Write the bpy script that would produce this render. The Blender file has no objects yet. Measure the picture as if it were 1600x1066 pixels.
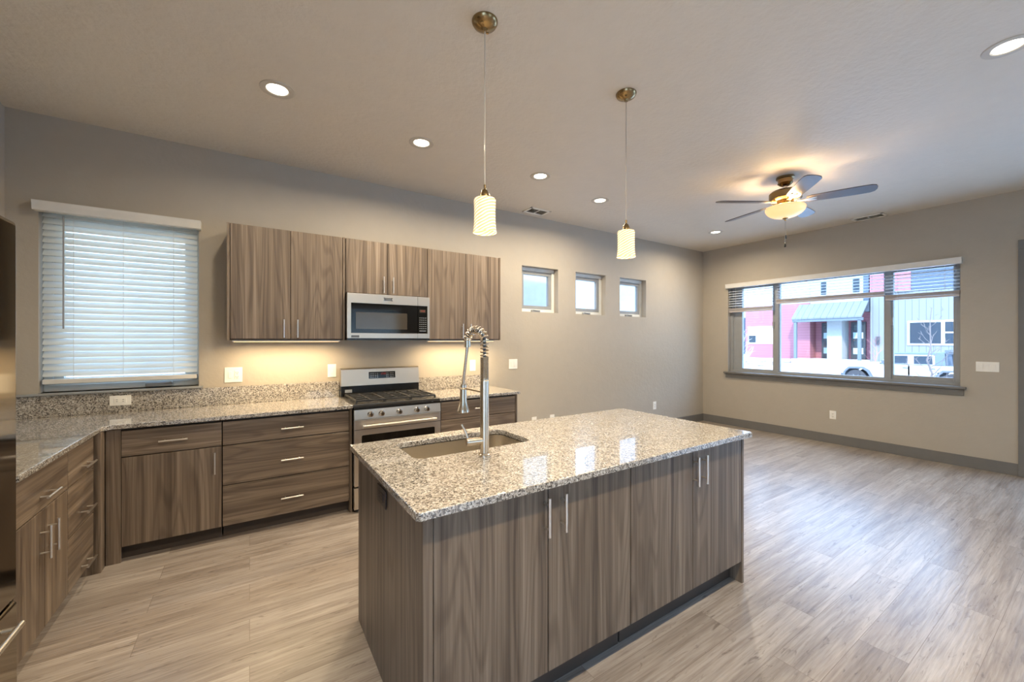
import bpy, bmesh, math, random
from mathutils import Vector, Matrix
R = math.radians
random.seed(7)
S = bpy.context.scene
C = S.collection

# ---------------------------------------------------------------- camera
cam = bpy.data.objects.new('camera', bpy.data.cameras.new('camera'))
C.objects.link(cam)
cam.location = (0, 0, 1.465)
cam.rotation_euler = (R(90), 0, R(-33.14))
cam.data.sensor_width = 36
cam.data.lens = 628 / 1600 * 36
cam.data.shift_y = -1 / 1600
cam.data.clip_start = 0.05
cam.data.clip_end = 300
S.camera = cam

# ---------------------------------------------------------------- exposure, sky, sun
S.view_settings.view_transform = 'Standard'
S.view_settings.look = 'None'
S.view_settings.gamma = 1
S.view_settings.use_curve_mapping = False
S.view_settings.exposure = 0.42
S.cycles.max_bounces = 10
S.cycles.diffuse_bounces = 6
S.cycles.glossy_bounces = 5
S.cycles.transparent_max_bounces = 16
S.cycles.sample_clamp_indirect = 6
S.cycles.caustics_reflective = False
S.cycles.caustics_refractive = False
S.cycles.use_denoising = True
SKY = 8.0
SUN = 4.6
W = bpy.data.worlds.new('sky')
S.world = W
W.use_nodes = True
nt = W.node_tree
bg = nt.nodes['Background']
tc = nt.nodes.new('ShaderNodeTexCoord')
sp = nt.nodes.new('ShaderNodeSeparateXYZ')
rp = nt.nodes.new('ShaderNodeValToRGB')
rp.color_ramp.elements[0].position = 0.12
rp.color_ramp.elements[0].color = (0.11, 0.19, 0.27, 1)
rp.color_ramp.elements[1].position = 0.45
rp.color_ramp.elements[1].color = (0.36, 0.60, 1.0, 1)
nt.links.new(tc.outputs['Generated'], sp.inputs[0])
nt.links.new(sp.outputs['Z'], rp.inputs[0])
nt.links.new(rp.outputs[0], bg.inputs[0])
bg.inputs[1].default_value = SKY
sun = bpy.data.objects.new('sun', bpy.data.lights.new('sun', 'SUN'))
C.objects.link(sun)
sun.data.energy = SUN
sun.data.angle = R(0.6)
sun.data.color = (1, 0.95, 0.88)
sun.location = (-20, -14, 30)
sun.rotation_euler = Vector((1.2, 0.7, -1.15)).to_track_quat('-Z', 'Y').to_euler()


# ---------------------------------------------------------------- materials
def lin(c):
    return tuple((v / 12.92 if v <= 0.04045 else ((v + 0.055) / 1.055) ** 2.4) for v in (x / 255 for x in c)) + (1,)


def newmat(name):
    m = bpy.data.materials.new(name)
    m.use_nodes = True
    t = m.node_tree
    return m, t, t.nodes['Principled BSDF']


def N(t, kind, **kw):
    n = t.nodes.new('ShaderNode' + kind)
    for k, v in kw.items():
        if k in n.inputs:
            n.inputs[k].default_value = v
        else:
            setattr(n, k, v)
    return n


def plain(name, col, rough=0.5, metal=0.0, spec=0.5, bump=0, bscale=60, vary=0.04, coat=0):
    m, t, b = newmat(name)
    L = t.links
    c = lin(col)
    co = N(t, 'TexCoord')
    nz = N(t, 'TexNoise')
    nz.inputs['Scale'].default_value = 9
    nz.inputs['Detail'].default_value = 3
    L.new(co.outputs['Object'], nz.inputs['Vector'])
    r = N(t, 'ValToRGB')
    r.color_ramp.elements[0].position = .3
    r.color_ramp.elements[1].position = .7
    r.color_ramp.elements[0].color = tuple(x * (1 - vary) for x in c[:3]) + (1,)
    r.color_ramp.elements[1].color = tuple(min(1, x * (1 + vary)) for x in c[:3]) + (1,)
    L.new(nz.outputs['Fac'], r.inputs[0])
    L.new(r.outputs[0], b.inputs['Base Color'])
    b.inputs['Roughness'].default_value = rough
    b.inputs['Metallic'].default_value = metal
    b.inputs['Specular IOR Level'].default_value = spec
    b.inputs['Coat Weight'].default_value = coat
    if bump:
        n2 = N(t, 'TexNoise')
        n2.inputs['Scale'].default_value = bscale
        n2.inputs['Detail'].default_value = 4
        n2.inputs['Roughness'].default_value = .55
        L.new(co.outputs['Object'], n2.inputs['Vector'])
        bp = N(t, 'Bump')
        bp.inputs['Strength'].default_value = bump
        bp.inputs['Distance'].default_value = .01
        L.new(n2.outputs['Fac'], bp.inputs['Height'])
        L.new(bp.outputs[0], b.inputs['Normal'])
    return m


def ramp(t, stops):
    r = N(t, 'ValToRGB')
    e = r.color_ramp.elements
    while len(e) < len(stops):
        e.new(.5)
    for k, (p, c) in enumerate(stops):
        e[k].position = p
        e[k].color = lin(c)
    return r


def wood(name, axis):
    """grey-brown grained laminate; the grain runs along axis"""
    m, t, b = newmat(name)
    L = t.links
    co = N(t, 'TexCoord')
    oi = N(t, 'ObjectInfo')
    ml = N(t, 'Math', operation='MULTIPLY')
    ml.inputs[1].default_value = 37.0
    L.new(oi.outputs['Random'], ml.inputs[0])
    ad = N(t, 'VectorMath', operation='ADD')
    L.new(co.outputs['Object'], ad.inputs[0])
    L.new(ml.outputs[0], ad.inputs[1])

    def grain(across, along, det, dist):
        mp = N(t, 'Mapping')
        s = [across] * 3
        s[axis] = along
        mp.inputs['Scale'].default_value = s
        L.new(ad.outputs[0], mp.inputs['Vector'])
        n = N(t, 'TexNoise')
        n.inputs['Scale'].default_value = 1
        n.inputs['Detail'].default_value = det
        n.inputs['Roughness'].default_value = .6
        n.inputs['Distortion'].default_value = dist
        L.new(mp.outputs[0], n.inputs['Vector'])
        return n
    g1 = grain(24, .3, 3, .12)      # broad bands
    g2 = grain(130, 1.6, 5, .3)       # fine streaks
    # cathedral rings: a stretched noise cut into contour lines
    g3 = grain(6, .55, 1, .2)
    sn = N(t, 'Math', operation='MULTIPLY')
    sn.inputs[1].default_value = 75
    L.new(g3.outputs['Fac'], sn.inputs[0])
    sn2 = N(t, 'Math', operation='SINE')
    L.new(sn.outputs[0], sn2.inputs[0])
    r1 = ramp(t, [(.28, (94, 81, 69)), (.44, (119, 104, 89)), (.58, (137, 121, 104)), (.74, (162, 146, 128))])
    L.new(g1.outputs['Fac'], r1.inputs[0])
    r2 = ramp(t, [(.3, (196, 192, 188)), (.65, (255, 255, 255))])
    L.new(g2.outputs['Fac'], r2.inputs[0])
    mx = N(t, 'Mix', data_type='RGBA', blend_type='MULTIPLY')
    mx.inputs[0].default_value = .9
    L.new(r1.outputs[0], mx.inputs[6])
    L.new(r2.outputs[0], mx.inputs[7])
    r3 = ramp(t, [(.0, (192, 186, 182)), (.5, (255, 255, 255))])
    sh = N(t, 'Math', operation='MULTIPLY_ADD')
    sh.inputs[1].default_value = .5
    sh.inputs[2].default_value = .5
    L.new(sn2.outputs[0], sh.inputs[0])
    L.new(sh.outputs[0], r3.inputs[0])
    mx2 = N(t, 'Mix', data_type='RGBA', blend_type='MULTIPLY')
    mx2.inputs[0].default_value = .5
    L.new(mx.outputs[2], mx2.inputs[6])
    L.new(r3.outputs[0], mx2.inputs[7])
    L.new(mx2.outputs[2], b.inputs['Base Color'])
    b.inputs['Roughness'].default_value = .42
    b.inputs['Specular IOR Level'].default_value = .45
    bp = N(t, 'Bump')
    bp.inputs['Strength'].default_value = .12
    bp.inputs['Distance'].default_value = .002
    L.new(g2.outputs['Fac'], bp.inputs['Height'])
    L.new(bp.outputs[0], b.inputs['Normal'])
    return m


def granite():
    m, t, b = newmat('granite')
    L = t.links
    co = N(t, 'TexCoord')
    nz = N(t, 'TexNoise')
    nz.inputs['Scale'].default_value = 55
    nz.inputs['Detail'].default_value = 2
    L.new(co.outputs['Object'], nz.inputs['Vector'])
    mv = N(t, 'Mix', data_type='VECTOR')
    mv.inputs[0].default_value = .018
    L.new(co.outputs['Object'], mv.inputs[4])
    L.new(nz.outputs['Color'], mv.inputs[5])
    v = N(t, 'TexVoronoi')
    v.inputs['Scale'].default_value = 165
    L.new(mv.outputs[1], v.inputs['Vector'])
    sp_ = N(t, 'SeparateColor')
    L.new(v.outputs['Color'], sp_.inputs[0])
    r = ramp(t, [(0, (84, 80, 76)), (.13, (120, 114, 107)), (.27, (153, 146, 137)), (.45, (176, 169, 158)), (.66, (193, 187, 176)), (.88, (210, 206, 198))])
    r.color_ramp.interpolation = 'CONSTANT'
    L.new(sp_.outputs[0], r.inputs[0])
    v2 = N(t, 'TexVoronoi')
    v2.inputs['Scale'].default_value = 330
    L.new(co.outputs['Object'], v2.inputs['Vector'])
    sp2 = N(t, 'SeparateColor')
    L.new(v2.outputs['Color'], sp2.inputs[0])
    r2 = ramp(t, [(0, (140, 133, 126)), (.10, (212, 208, 202)), (.25, (255, 255, 255))])
    r2.color_ramp.interpolation = 'CONSTANT'
    L.new(sp2.outputs[1], r2.inputs[0])
    mx = N(t, 'Mix', data_type='RGBA', blend_type='MULTIPLY')
    mx.inputs[0].default_value = .8
    L.new(r.outputs[0], mx.inputs[6])
    L.new(r2.outputs[0], mx.inputs[7])
    L.new(mx.outputs[2], b.inputs['Base Color'])
    b.inputs['Roughness'].default_value = .25
    b.inputs['Coat Weight'].default_value = 1
    b.inputs['Coat Roughness'].default_value = .02
    b.inputs['Coat IOR'].default_value = 1.75
    return m


def planks():
    m, t, b = newmat('plank_floor')
    L = t.links
    co = N(t, 'TexCoord')
    br = N(t, 'TexBrick')
    br.offset = .37
    br.offset_frequency = 2
    br.inputs['Scale'].default_value = 1
    br.inputs['Brick Width'].default_value = 1.25
    br.inputs['Row Height'].default_value = .18
    br.inputs['Mortar Size'].default_value = .0012
    br.inputs['Mortar Smooth'].default_value = .3
    br.inputs['Bias'].default_value = 0
    br.inputs['Color1'].default_value = (0, 0, 0, 1)
    br.inputs['Color2'].default_value = (1, 1, 1, 1)
    br.inputs['Mortar'].default_value = (.5, .5, .5, 1)
    L.new(co.outputs['Object'], br.inputs['Vector'])
    mu = N(t, 'VectorMath', operation='MULTIPLY')
    mu.inputs[1].default_value = (9, 5, 7)
    L.new(br.outputs['Color'], mu.inputs[0])
    ad = N(t, 'VectorMath', operation='ADD')
    L.new(co.outputs['Object'], ad.inputs[0])
    L.new(mu.outputs[0], ad.inputs[1])

    def g(sx, sy, det, dist):
        mp = N(t, 'Mapping')
        mp.inputs['Scale'].default_value = (sx, sy, 1)
        L.new(ad.outputs[0], mp.inputs['Vector'])
        n = N(t, 'TexNoise')
        n.inputs['Scale'].default_value = 1
        n.inputs['Detail'].default_value = det
        n.inputs['Roughness'].default_value = .62
        n.inputs['Distortion'].default_value = dist
        L.new(mp.outputs[0], n.inputs['Vector'])
        return n
    g1 = g(1.0, 13, 4, .6)
    g2 = g(4, 90, 5, .4)
    g3 = g(7, 34, 3, 1.2)
    r1 = ramp(t, [(.28, (146, 134, 124)), (.45, (169, 158, 147)), (.6, (186, 176, 165)), (.75, (200, 191, 181))])
    L.new(g1.outputs['Fac'], r1.inputs[0])
    r2 = ramp(t, [(.3, (205, 200, 195)), (.62, (255, 255, 255))])
    L.new(g2.outputs['Fac'], r2.inputs[0])
    mx = N(t, 'Mix', data_type='RGBA', blend_type='MULTIPLY')
    mx.inputs[0].default_value = .85
    L.new(r1.outputs[0], mx.inputs[6])
    L.new(r2.outputs[0], mx.inputs[7])
    r3 = ramp(t, [(.27, (150, 140, 132)), (.4, (255, 255, 255))])
    L.new(g3.outputs['Fac'], r3.inputs[0])
    mx3 = N(t, 'Mix', data_type='RGBA', blend_type='MULTIPLY')
    mx3.inputs[0].default_value = .7
    L.new(mx.outputs[2], mx3.inputs[6])
    L.new(r3.outputs[0], mx3.inputs[7])
    r4 = ramp(t, [(0, (222, 219, 217)), (1, (255, 255, 255))])
    L.new(br.outputs['Color'], r4.inputs[0])
    mx4 = N(t, 'Mix', data_type='RGBA', blend_type='MULTIPLY')
    mx4.inputs[0].default_value = .9
    L.new(mx3.outputs[2], mx4.inputs[6])
    L.new(r4.outputs[0], mx4.inputs[7])
    mx5 = N(t, 'Mix', data_type='RGBA')
    L.new(br.outputs['Fac'], mx5.inputs[0])
    L.new(mx4.outputs[2], mx5.inputs[6])
    mx5.inputs[7].default_value = lin((118, 104, 92))
    L.new(mx5.outputs[2], b.inputs['Base Color'])
    b.inputs['Roughness'].default_value = .29
    b.inputs['Specular IOR Level'].default_value = .65
    bp = N(t, 'Bump')
    bp.inputs['Strength'].default_value = .25
    bp.inputs['Distance'].default_value = .003
    L.new(g2.outputs['Fac'], bp.inputs['Height'])
    L.new(bp.outputs[0], b.inputs['Normal'])
    return m


def brushed(name, col, rough, axis=0, aniso=.5):
    m, t, b = newmat(name)
    L = t.links
    co = N(t, 'TexCoord')
    mp = N(t, 'Mapping')
    s = [400] * 3
    s[axis] = 3
    mp.inputs['Scale'].default_value = s
    L.new(co.outputs['Object'], mp.inputs['Vector'])
    n = N(t, 'TexNoise')
    n.inputs['Scale'].default_value = 1
    n.inputs['Detail'].default_value = 2
    L.new(mp.outputs[0], n.inputs['Vector'])
    r = N(t, 'MapRange')
    r.inputs['To Min'].default_value = rough * .92
    r.inputs['To Max'].default_value = rough * 1.08
    L.new(n.outputs['Fac'], r.inputs['Value'])
    L.new(r.outputs[0], b.inputs['Roughness'])
    b.inputs['Base Color'].default_value = lin(col)
    b.inputs['Metallic'].default_value = 1
    return m


def pane(name, tint=(1, 1, 1), refl=1.0):
    m, t, b = newmat(name)
    L = t.links
    t.nodes.remove(b)
    out = t.nodes['Material Output']
    tr = N(t, 'BsdfTransparent')
    tr.inputs[0].default_value = tint + (1,)
    gl = N(t, 'BsdfGlossy')
    gl.inputs['Roughness'].default_value = .01
    lw = N(t, 'LayerWeight')
    pw = N(t, 'Math', operation='POWER')
    pw.inputs[1].default_value = 5
    L.new(lw.outputs['Facing'], pw.inputs[0])
    ml = N(t, 'Math', operation='MULTIPLY_ADD')
    ml.inputs[1].default_value = .6 * refl
    ml.inputs[2].default_value = .035 * refl
    L.new(pw.outputs[0], ml.inputs[0])
    mx = N(t, 'MixShader')
    L.new(ml.outputs[0], mx.inputs[0])
    L.new(tr.outputs[0], mx.inputs[1])
    L.new(gl.outputs[0], mx.inputs[2])
    L.new(mx.outputs[0], out.inputs[0])
    return m


def emit(name, col, strength, base=None):
    m, t, b = newmat(name)
    b.inputs['Base Color'].default_value = lin(base or col)
    b.inputs['Emission Color'].default_value = lin(col)
    b.inputs['Emission Strength'].default_value = strength
    b.inputs['Roughness'].default_value = .4
    return m


def translucent(name, col, fac, rough=.5):
    m, t, b = newmat(name)
    L = t.links
    out = t.nodes['Material Output']
    b.inputs['Base Color'].default_value = lin(col)
    b.inputs['Roughness'].default_value = rough
    tl = N(t, 'BsdfTranslucent')
    tl.inputs[0].default_value = lin((244, 246, 242))
    mx = N(t, 'MixShader')
    mx.inputs[0].default_value = fac
    L.new(b.outputs[0], mx.inputs[1])
    L.new(tl.outputs[0], mx.inputs[2])
    L.new(mx.outputs[0], out.inputs[0])
    return m


def siding(name, col, pitch, axis, depth=.02):
    """boards: lap siding (axis 2) or vertical battens (axis 1)"""
    m, t, b = newmat(name)
    L = t.links
    co = N(t, 'TexCoord')
    sp_ = N(t, 'SeparateXYZ')
    L.new(co.outputs['Object'], sp_.inputs[0])
    dv = N(t, 'Math', operation='DIVIDE')
    dv.inputs[1].default_value = pitch
    L.new(sp_.outputs[axis], dv.inputs[0])
    fr = N(t, 'Math', operation='FRACT')
    L.new(dv.outputs[0], fr.inputs[0])
    c = lin(col)
    r = N(t, 'ValToRGB')
    e = r.color_ramp.elements
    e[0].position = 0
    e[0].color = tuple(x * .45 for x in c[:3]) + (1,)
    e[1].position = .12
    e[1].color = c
    L.new(fr.outputs[0], r.inputs[0])
    L.new(r.outputs[0], b.inputs['Base Color'])
    b.inputs['Roughness'].default_value = .7
    bp = N(t, 'Bump')
    bp.inputs['Distance'].default_value = depth
    bp.inputs['Strength'].default_value = .7
    L.new(fr.outputs[0], bp.inputs['Height'])
    L.new(bp.outputs[0], b.inputs['Normal'])
    return m


def shade_glass():
    """ribbed ivory glass of the pendants, swirling ribs"""
    m, t, b = newmat('ribbed_glass')
    L = t.links
    co = N(t, 'TexCoord')
    w = N(t, 'TexWave')
    w.wave_type = 'BANDS'
    w.bands_direction = 'Z'
    w.inputs['Scale'].default_value = 22
    w.inputs['Distortion'].default_value = 6
    w.inputs['Detail'].default_value = 1
    w.inputs['Detail Scale'].default_value = .35
    mp = N(t, 'Mapping')
    mp.inputs['Rotation'].default_value = (R(16), R(20), 0)
    L.new(co.outputs['Object'], mp.inputs['Vector'])
    L.new(mp.outputs[0], w.inputs['Vector'])
    r = ramp(t, [(.1, (212, 178, 116)), (.6, (255, 238, 200))])
    L.new(w.outputs['Fac'], r.inputs[0])
    L.new(r.outputs[0], b.inputs['Base Color'])
    L.new(r.outputs[0], b.inputs['Emission Color'])
    b.inputs['Emission Strength'].default_value = .55
    b.inputs['Roughness'].default_value = .25
    bp = N(t, 'Bump')
    bp.inputs['Strength'].default_value = .4
    bp.inputs['Distance'].default_value = .004
    L.new(w.outputs['Fac'], bp.inputs['Height'])
    L.new(bp.outputs[0], b.inputs['Normal'])
    return m


M = dict(
    wall=plain('wall_paint', (176, 167, 152), .62, bump=.22, bscale=22, vary=.015),
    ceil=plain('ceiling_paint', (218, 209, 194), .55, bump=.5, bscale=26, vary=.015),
    trim=plain('grey_trim_paint', (112, 110, 106), .5),
    wv=wood('laminate_upright_grain', 2), wx=wood('laminate_level_grain', 0), wy=wood('laminate_level_grain_side', 1),
    kick=plain('dark_toe_kick', (70, 60, 52), .6),
    gran=granite(), floor=planks(),
    steel=brushed('stainless_steel', (206, 198, 186), .36),
    sinksteel=plain('sink_steel', (216, 210, 200), .27, 1, vary=.02),
    fridge=brushed('fridge_steel', (150, 140, 124), .09, 1),
    nickel=brushed('brushed_nickel', (222, 216, 206), .34, 2),
    satin=brushed('faucet_metal', (208, 196, 178), .24, 2),
    antique=brushed('antique_nickel', (150, 128, 92), .24, 2),
    chrome=plain('polished_metal', (210, 208, 204), .12, 1),
    black=plain('black_enamel', (20, 20, 20), .25),
    bglass=plain('black_glass', (10, 10, 10), .05, spec=.6),
    mwin=plain('smoked_window', (66, 60, 50), .08, spec=.7),
    iron=plain('cast_iron', (42, 41, 40), .5, bump=.2, bscale=200),
    cook=plain('cooktop_enamel', (62, 60, 57), .22),
    white=plain('white_plastic', (240, 237, 228), .35),
    slot=plain('dark_slot', (50, 48, 46), .6),
    bronze=plain('dark_bronze_plastic', (46, 36, 34), .35),
    blind=translucent('white_faux_wood', (238, 240, 238), .45, .4),
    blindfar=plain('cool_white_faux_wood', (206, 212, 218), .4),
    blindrail=plain('blind_rail', (222, 220, 214), .4),
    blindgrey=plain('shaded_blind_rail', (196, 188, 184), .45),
    vinyl=plain('window_vinyl', (150, 152, 152), .4),
    vinylw=plain('white_vinyl', (226, 226, 220), .4),
    pane=pane('window_pane'),
    lens=emit('lamp_lens', (255, 246, 230), 5.0),
    baffle=plain('white_light_trim', (196, 188, 174), .5),
    bowl=emit('alabaster_bowl', (255, 206, 138), .62, (240, 215, 170)),
    ribbed=shade_glass(),
    bulb=emit('lit_bulb', (255, 225, 170), 6),
    blade=plain('fan_blade', (92, 84, 82), .3, vary=.1),
    cord=plain('clear_cord', (190, 178, 160), .3),
    led=emit('under_cabinet_diffuser', (255, 214, 150), 3),
    red=emit('red_display', (255, 70, 50), .2, (90, 20, 16)),
    snow=plain('snow', (214, 217, 220), .7, bump=.5, bscale=3),
    sred=siding('red_lap_siding', (154, 98, 106), .19, 2),
    sgrey=siding('grey_ribbed_siding', (118, 122, 122), .3, 1),
    sblue=siding('slate_lap_siding', (70, 82, 94), .2, 2),
    swhite=plain('white_stucco', (150, 151, 149), .8, bump=.2),
    sshade=plain('pale_stucco', (196, 192, 184), .8, bump=.2),
    sroof=siding('standing_seam_roof', (104, 110, 110), .36, 1, .04),
    steelpost=plain('grey_steel_post', (92, 102, 110), .5),
    dglass=plain('dark_window_glass', (40, 50, 60), .06, spec=.8),
    lglass=plain('pale_window_glass', (176, 200, 206), .1, spec=.8),
    doorgrey=plain('charcoal_door', (56, 62, 68), .45),
    carwhite=plain('white_car_paint', (176, 177, 176), .2, coat=.6),
    tyre=plain('tyre_rubber', (52, 52, 54), .8),
    fender=plain('dark_plastic_fender', (84, 90, 96), .6),
    canvas=plain('grey_soft_top', (92, 104, 118), .8),
    alloy=plain('grey_alloy', (120, 126, 130), .35, 1),
    bark=plain('pale_bark', (110, 100, 96), .9, bump=.4),
    twig=plain('frosty_twig', (190, 184, 178), .9),
    rtwig=plain('reddish_twig', (176, 120, 116), .9),
    rock=plain('garden_rock', (150, 140, 134), .9, bump=.6, bscale=8),
    conc=plain('porch_concrete', (206, 208, 206), .8),
)


# ---------------------------------------------------------------- mesh helpers
def box(bm, x0, x1, y0, y1, z0, z1, bev=0, seg=2):
    v = [bm.verts.new(p) for p in ((x0, y0, z0), (x1, y0, z0), (x1, y1, z0), (x0, y1, z0), (x0, y0, z1), (x1, y0, z1), (x1, y1, z1), (x0, y1, z1))]
    f = [bm.faces.new([v[i] for i in q]) for q in ((0, 3, 2, 1), (4, 5, 6, 7), (0, 1, 5, 4), (1, 2, 6, 5), (2, 3, 7, 6), (3, 0, 4, 7))]
    if bev:
        es = list({e for x in f for e in x.edges})
        bmesh.ops.bevel(bm, geom=es, offset=bev, segments=seg, affect='EDGES', profile=.5)
    return bm


def frame_of(d):
    d = Vector(d).normalized()
    a = Vector((0, 0, 1)) if abs(d.z) < .95 else Vector((1, 0, 0))
    u = d.cross(a).normalized()
    return u, d.cross(u).normalized()


def tube(bm, pts, rad, seg=10, cap=True):
    pts = [Vector(p) for p in pts]
    n = len(pts)
    rads = rad if isinstance(rad, (list, tuple)) else [rad] * n
    rings = []
    u = None
    for i, p in enumerate(pts):
        d = (pts[min(i + 1, n - 1)] - pts[max(i - 1, 0)])
        d = d.normalized() if d.length > 1e-9 else Vector((0, 0, 1))
        if u is None:
            u, w = frame_of(d)
        else:
            u = (u - d * u.dot(d))
            u = u.normalized() if u.length > 1e-6 else frame_of(d)[0]
            w = d.cross(u)
        rings.append([bm.verts.new(p + (u * math.cos(2 * math.pi * k / seg) + w * math.sin(2 * math.pi * k / seg)) * rads[i]) for k in range(seg)])
    for a, b in zip(rings, rings[1:]):
        for k in range(seg):
            bm.faces.new((a[k], a[(k + 1) % seg], b[(k + 1) % seg], b[k]))
    if cap:
        bm.faces.new(rings[0][::-1])
        bm.faces.new(rings[-1])
    return bm


def lathe(bm, prof, c=(0, 0, 0), seg=32, axis=(0, 0, 1), cap=True):
    """prof: (radius, height along axis) pairs"""
    d = Vector(axis).normalized()
    if abs(d.z) > .999:
        u, w = Vector((1, 0, 0)), Vector((0, 1, 0)) * (1 if d.z > 0 else -1)
    else:
        u, w = frame_of(d)
        w = d.cross(u)
    c = Vector(c)
    rings = []
    for r, h in prof:
        if r < 1e-6:
            rings.append([bm.verts.new(c + d * h)])
        else:
            rings.append([bm.verts.new(c + d * h + (u * math.cos(2 * math.pi * k / seg) + w * math.sin(2 * math.pi * k / seg)) * r) for k in range(seg)])
    for a, b in zip(rings, rings[1:]):
        for k in range(seg):
            k2 = (k + 1) % seg
            if len(a) == 1 and len(b) == 1:
                continue
            if len(a) == 1:
                bm.faces.new((a[0], b[k2], b[k]))
            elif len(b) == 1:
                bm.faces.new((a[k], a[k2], b[0]))
            else:
                bm.faces.new((a[k], a[k2], b[k2], b[k]))
    if cap:
        for q in (rings[0], rings[-1]):
            if len(q) > 2:
                bm.faces.new(q)
    return bm


def prism(bm, pts, d, holes=(), bev=0):
    """flat outline (3D points) with holes, extruded by vector d"""
    loops = [pts] + list(holes)
    es = []
    for lp in loops:
        vs = [bm.verts.new(p) for p in lp]
        for a, b in zip(vs, vs[1:] + vs[:1]):
            es.append(bm.edges.new((a, b)))
    if holes:
        r = bmesh.ops.triangle_fill(bm, edges=es, use_beauty=True)
        fs = [g for g in r['geom'] if isinstance(g, bmesh.types.BMFace)]
    else:
        fs = [bm.faces.new([e.verts[0] for e in es])] if False else [bm.faces.new(vs)]
    ex = bmesh.ops.extrude_face_region(bm, geom=fs)
    nv = [g for g in ex['geom'] if isinstance(g, bmesh.types.BMVert)]
    bmesh.ops.translate(bm, verts=nv, vec=Vector(d))
    bmesh.ops.recalc_face_normals(bm, faces=bm.faces)
    if bev:
        bmesh.ops.dissolve_limit(bm, angle_limit=R(1), verts=bm.verts, edges=bm.edges) if not holes else None
        ed = [e for e in bm.edges if len(e.link_faces) == 2 and e.calc_face_angle(0) > R(50) and abs((e.verts[0].co - e.verts[1].co).normalized().dot(Vector(d).normalized())) < .5]
        bmesh.ops.bevel(bm, geom=ed, offset=bev, segments=3, affect='EDGES', profile=.5, clamp_overlap=True)
    return bm


def rrect(x0, x1, y0, y1, r, n=6):
    p = []
    for cx, cy, a0 in ((x1 - r, y1 - r, 0), (x0 + r, y1 - r, 90), (x0 + r, y0 + r, 180), (x1 - r, y0 + r, 270)):
        for k in range(n + 1):
            a = R(a0 + 90 * k / n)
            p.append((cx + r * math.cos(a), cy + r * math.sin(a)))
    return p


def cut_wall(bm, us, zs, holes, put, thick):
    """wall with rectangular holes. us, zs = extents; put(u, z, t) -> point, t in 0..thick"""
    U = sorted({us[0], us[1], *[h[0] for h in holes], *[h[1] for h in holes]})
    Z = sorted({zs[0], zs[1], *[h[2] for h in holes], *[h[3] for h in holes]})
    V = {}

    def v(i, j, s):
        if (i, j, s) not in V:
            V[(i, j, s)] = bm.verts.new(put(U[i], Z[j], thick * s))
        return V[(i, j, s)]

    def solid(i, j):
        if not (0 <= i < len(U) - 1 and 0 <= j < len(Z) - 1):
            return False
        cu, cz = (U[i] + U[i + 1]) / 2, (Z[j] + Z[j + 1]) / 2
        return not any(h[0] < cu < h[1] and h[2] < cz < h[3] for h in holes)
    for i in range(len(U) - 1):
        for j in range(len(Z) - 1):
            if not solid(i, j):
                continue
            for s in (0, 1):
                bm.faces.new((v(i, j, s), v(i + 1, j, s), v(i + 1, j + 1, s), v(i, j + 1, s)))
            for (di, dj, a, b) in ((-1, 0, (i, j), (i, j + 1)), (1, 0, (i + 1, j), (i + 1, j + 1)), (0, -1, (i, j), (i + 1, j)), (0, 1, (i, j + 1), (i + 1, j + 1))):
                if not solid(i + di, j + dj):
                    bm.faces.new((v(*a, 0), v(*b, 0), v(*b, 1), v(*a, 1)))
    bmesh.ops.recalc_face_normals(bm, faces=bm.faces)
    return bm


def B():
    return bmesh.new()


def link(name, bm, mat, at=(0, 0, 0), parent=None, sharp=38):
    bmesh.ops.translate(bm, verts=bm.verts, vec=-Vector(at))
    bmesh.ops.recalc_face_normals(bm, faces=bm.faces)
    me = bpy.data.meshes.new(name)
    bm.to_mesh(me)
    bm.free()
    me.materials.append(M[mat])
    me.polygons.foreach_set('use_smooth', [True] * len(me.polygons))
    me.set_sharp_from_angle(angle=R(sharp))
    o = bpy.data.objects.new(name, me)
    wn = o.modifiers.new('weighted_normal', 'WEIGHTED_NORMAL')
    wn.keep_sharp = True
    wn.weight = 100
    C.objects.link(o)
    if parent:
        o.parent = parent
    return o


def tag(o, label, cat, group=None):
    o['label'] = label
    o['category'] = cat
    if group:
        o['group'] = group
    return o


def thing(name, label, cat, loc, group=None):
    o = bpy.data.objects.new(name, None)
    o.empty_display_size = .05
    C.objects.link(o)
    o.location = loc
    return tag(o, label, cat, group)


def solo(name, bm, mat, label, cat, loc, group=None, sharp=38):
    o = link(name, bm, mat, loc, None, sharp)
    o.location = loc
    return tag(o, label, cat, group)


def root_of(o):
    while o.parent:
        o = o.parent
    return o


def part(owner, name, bm, mat, label=None, sharp=38):
    """owner: the thing, or a part of it; mesh given in world coordinates (roots are unrotated until finished)"""
    o = link(name, bm, mat, root_of(owner).location, owner, sharp)
    if label:
        o['label'] = label
    return o


def struct(name, bm, mat, loc=(0, 0, 0)):
    o = link(name, bm, mat, loc)
    o.location = loc
    o['kind'] = 'structure'
    return o


def sroot(name, loc):
    o = bpy.data.objects.new(name, None)
    C.objects.link(o)
    o.location = loc
    o['kind'] = 'structure'
    return o


def clone(o, loc, parent=None, label=None):
    c = o.copy()
    C.objects.link(c)
    if parent:
        c.parent = parent
    else:
        c.location = loc
        if label:
            c['label'] = label
    for ch in list(o.children):
        clone(ch, None, c)
    return c


def lamp(name, kind, energy, col, loc, parent=None, **kw):
    d = bpy.data.lights.new(name, kind)
    d.energy = energy
    d.color = col
    for k, v in kw.items():
        setattr(d, k, v)
    o = bpy.data.objects.new(name, d)
    C.objects.link(o)
    o.location = loc
    if parent:
        o.parent = parent
        o.location = Vector(loc) - Vector(root_of(parent).location)
    return o


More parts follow.
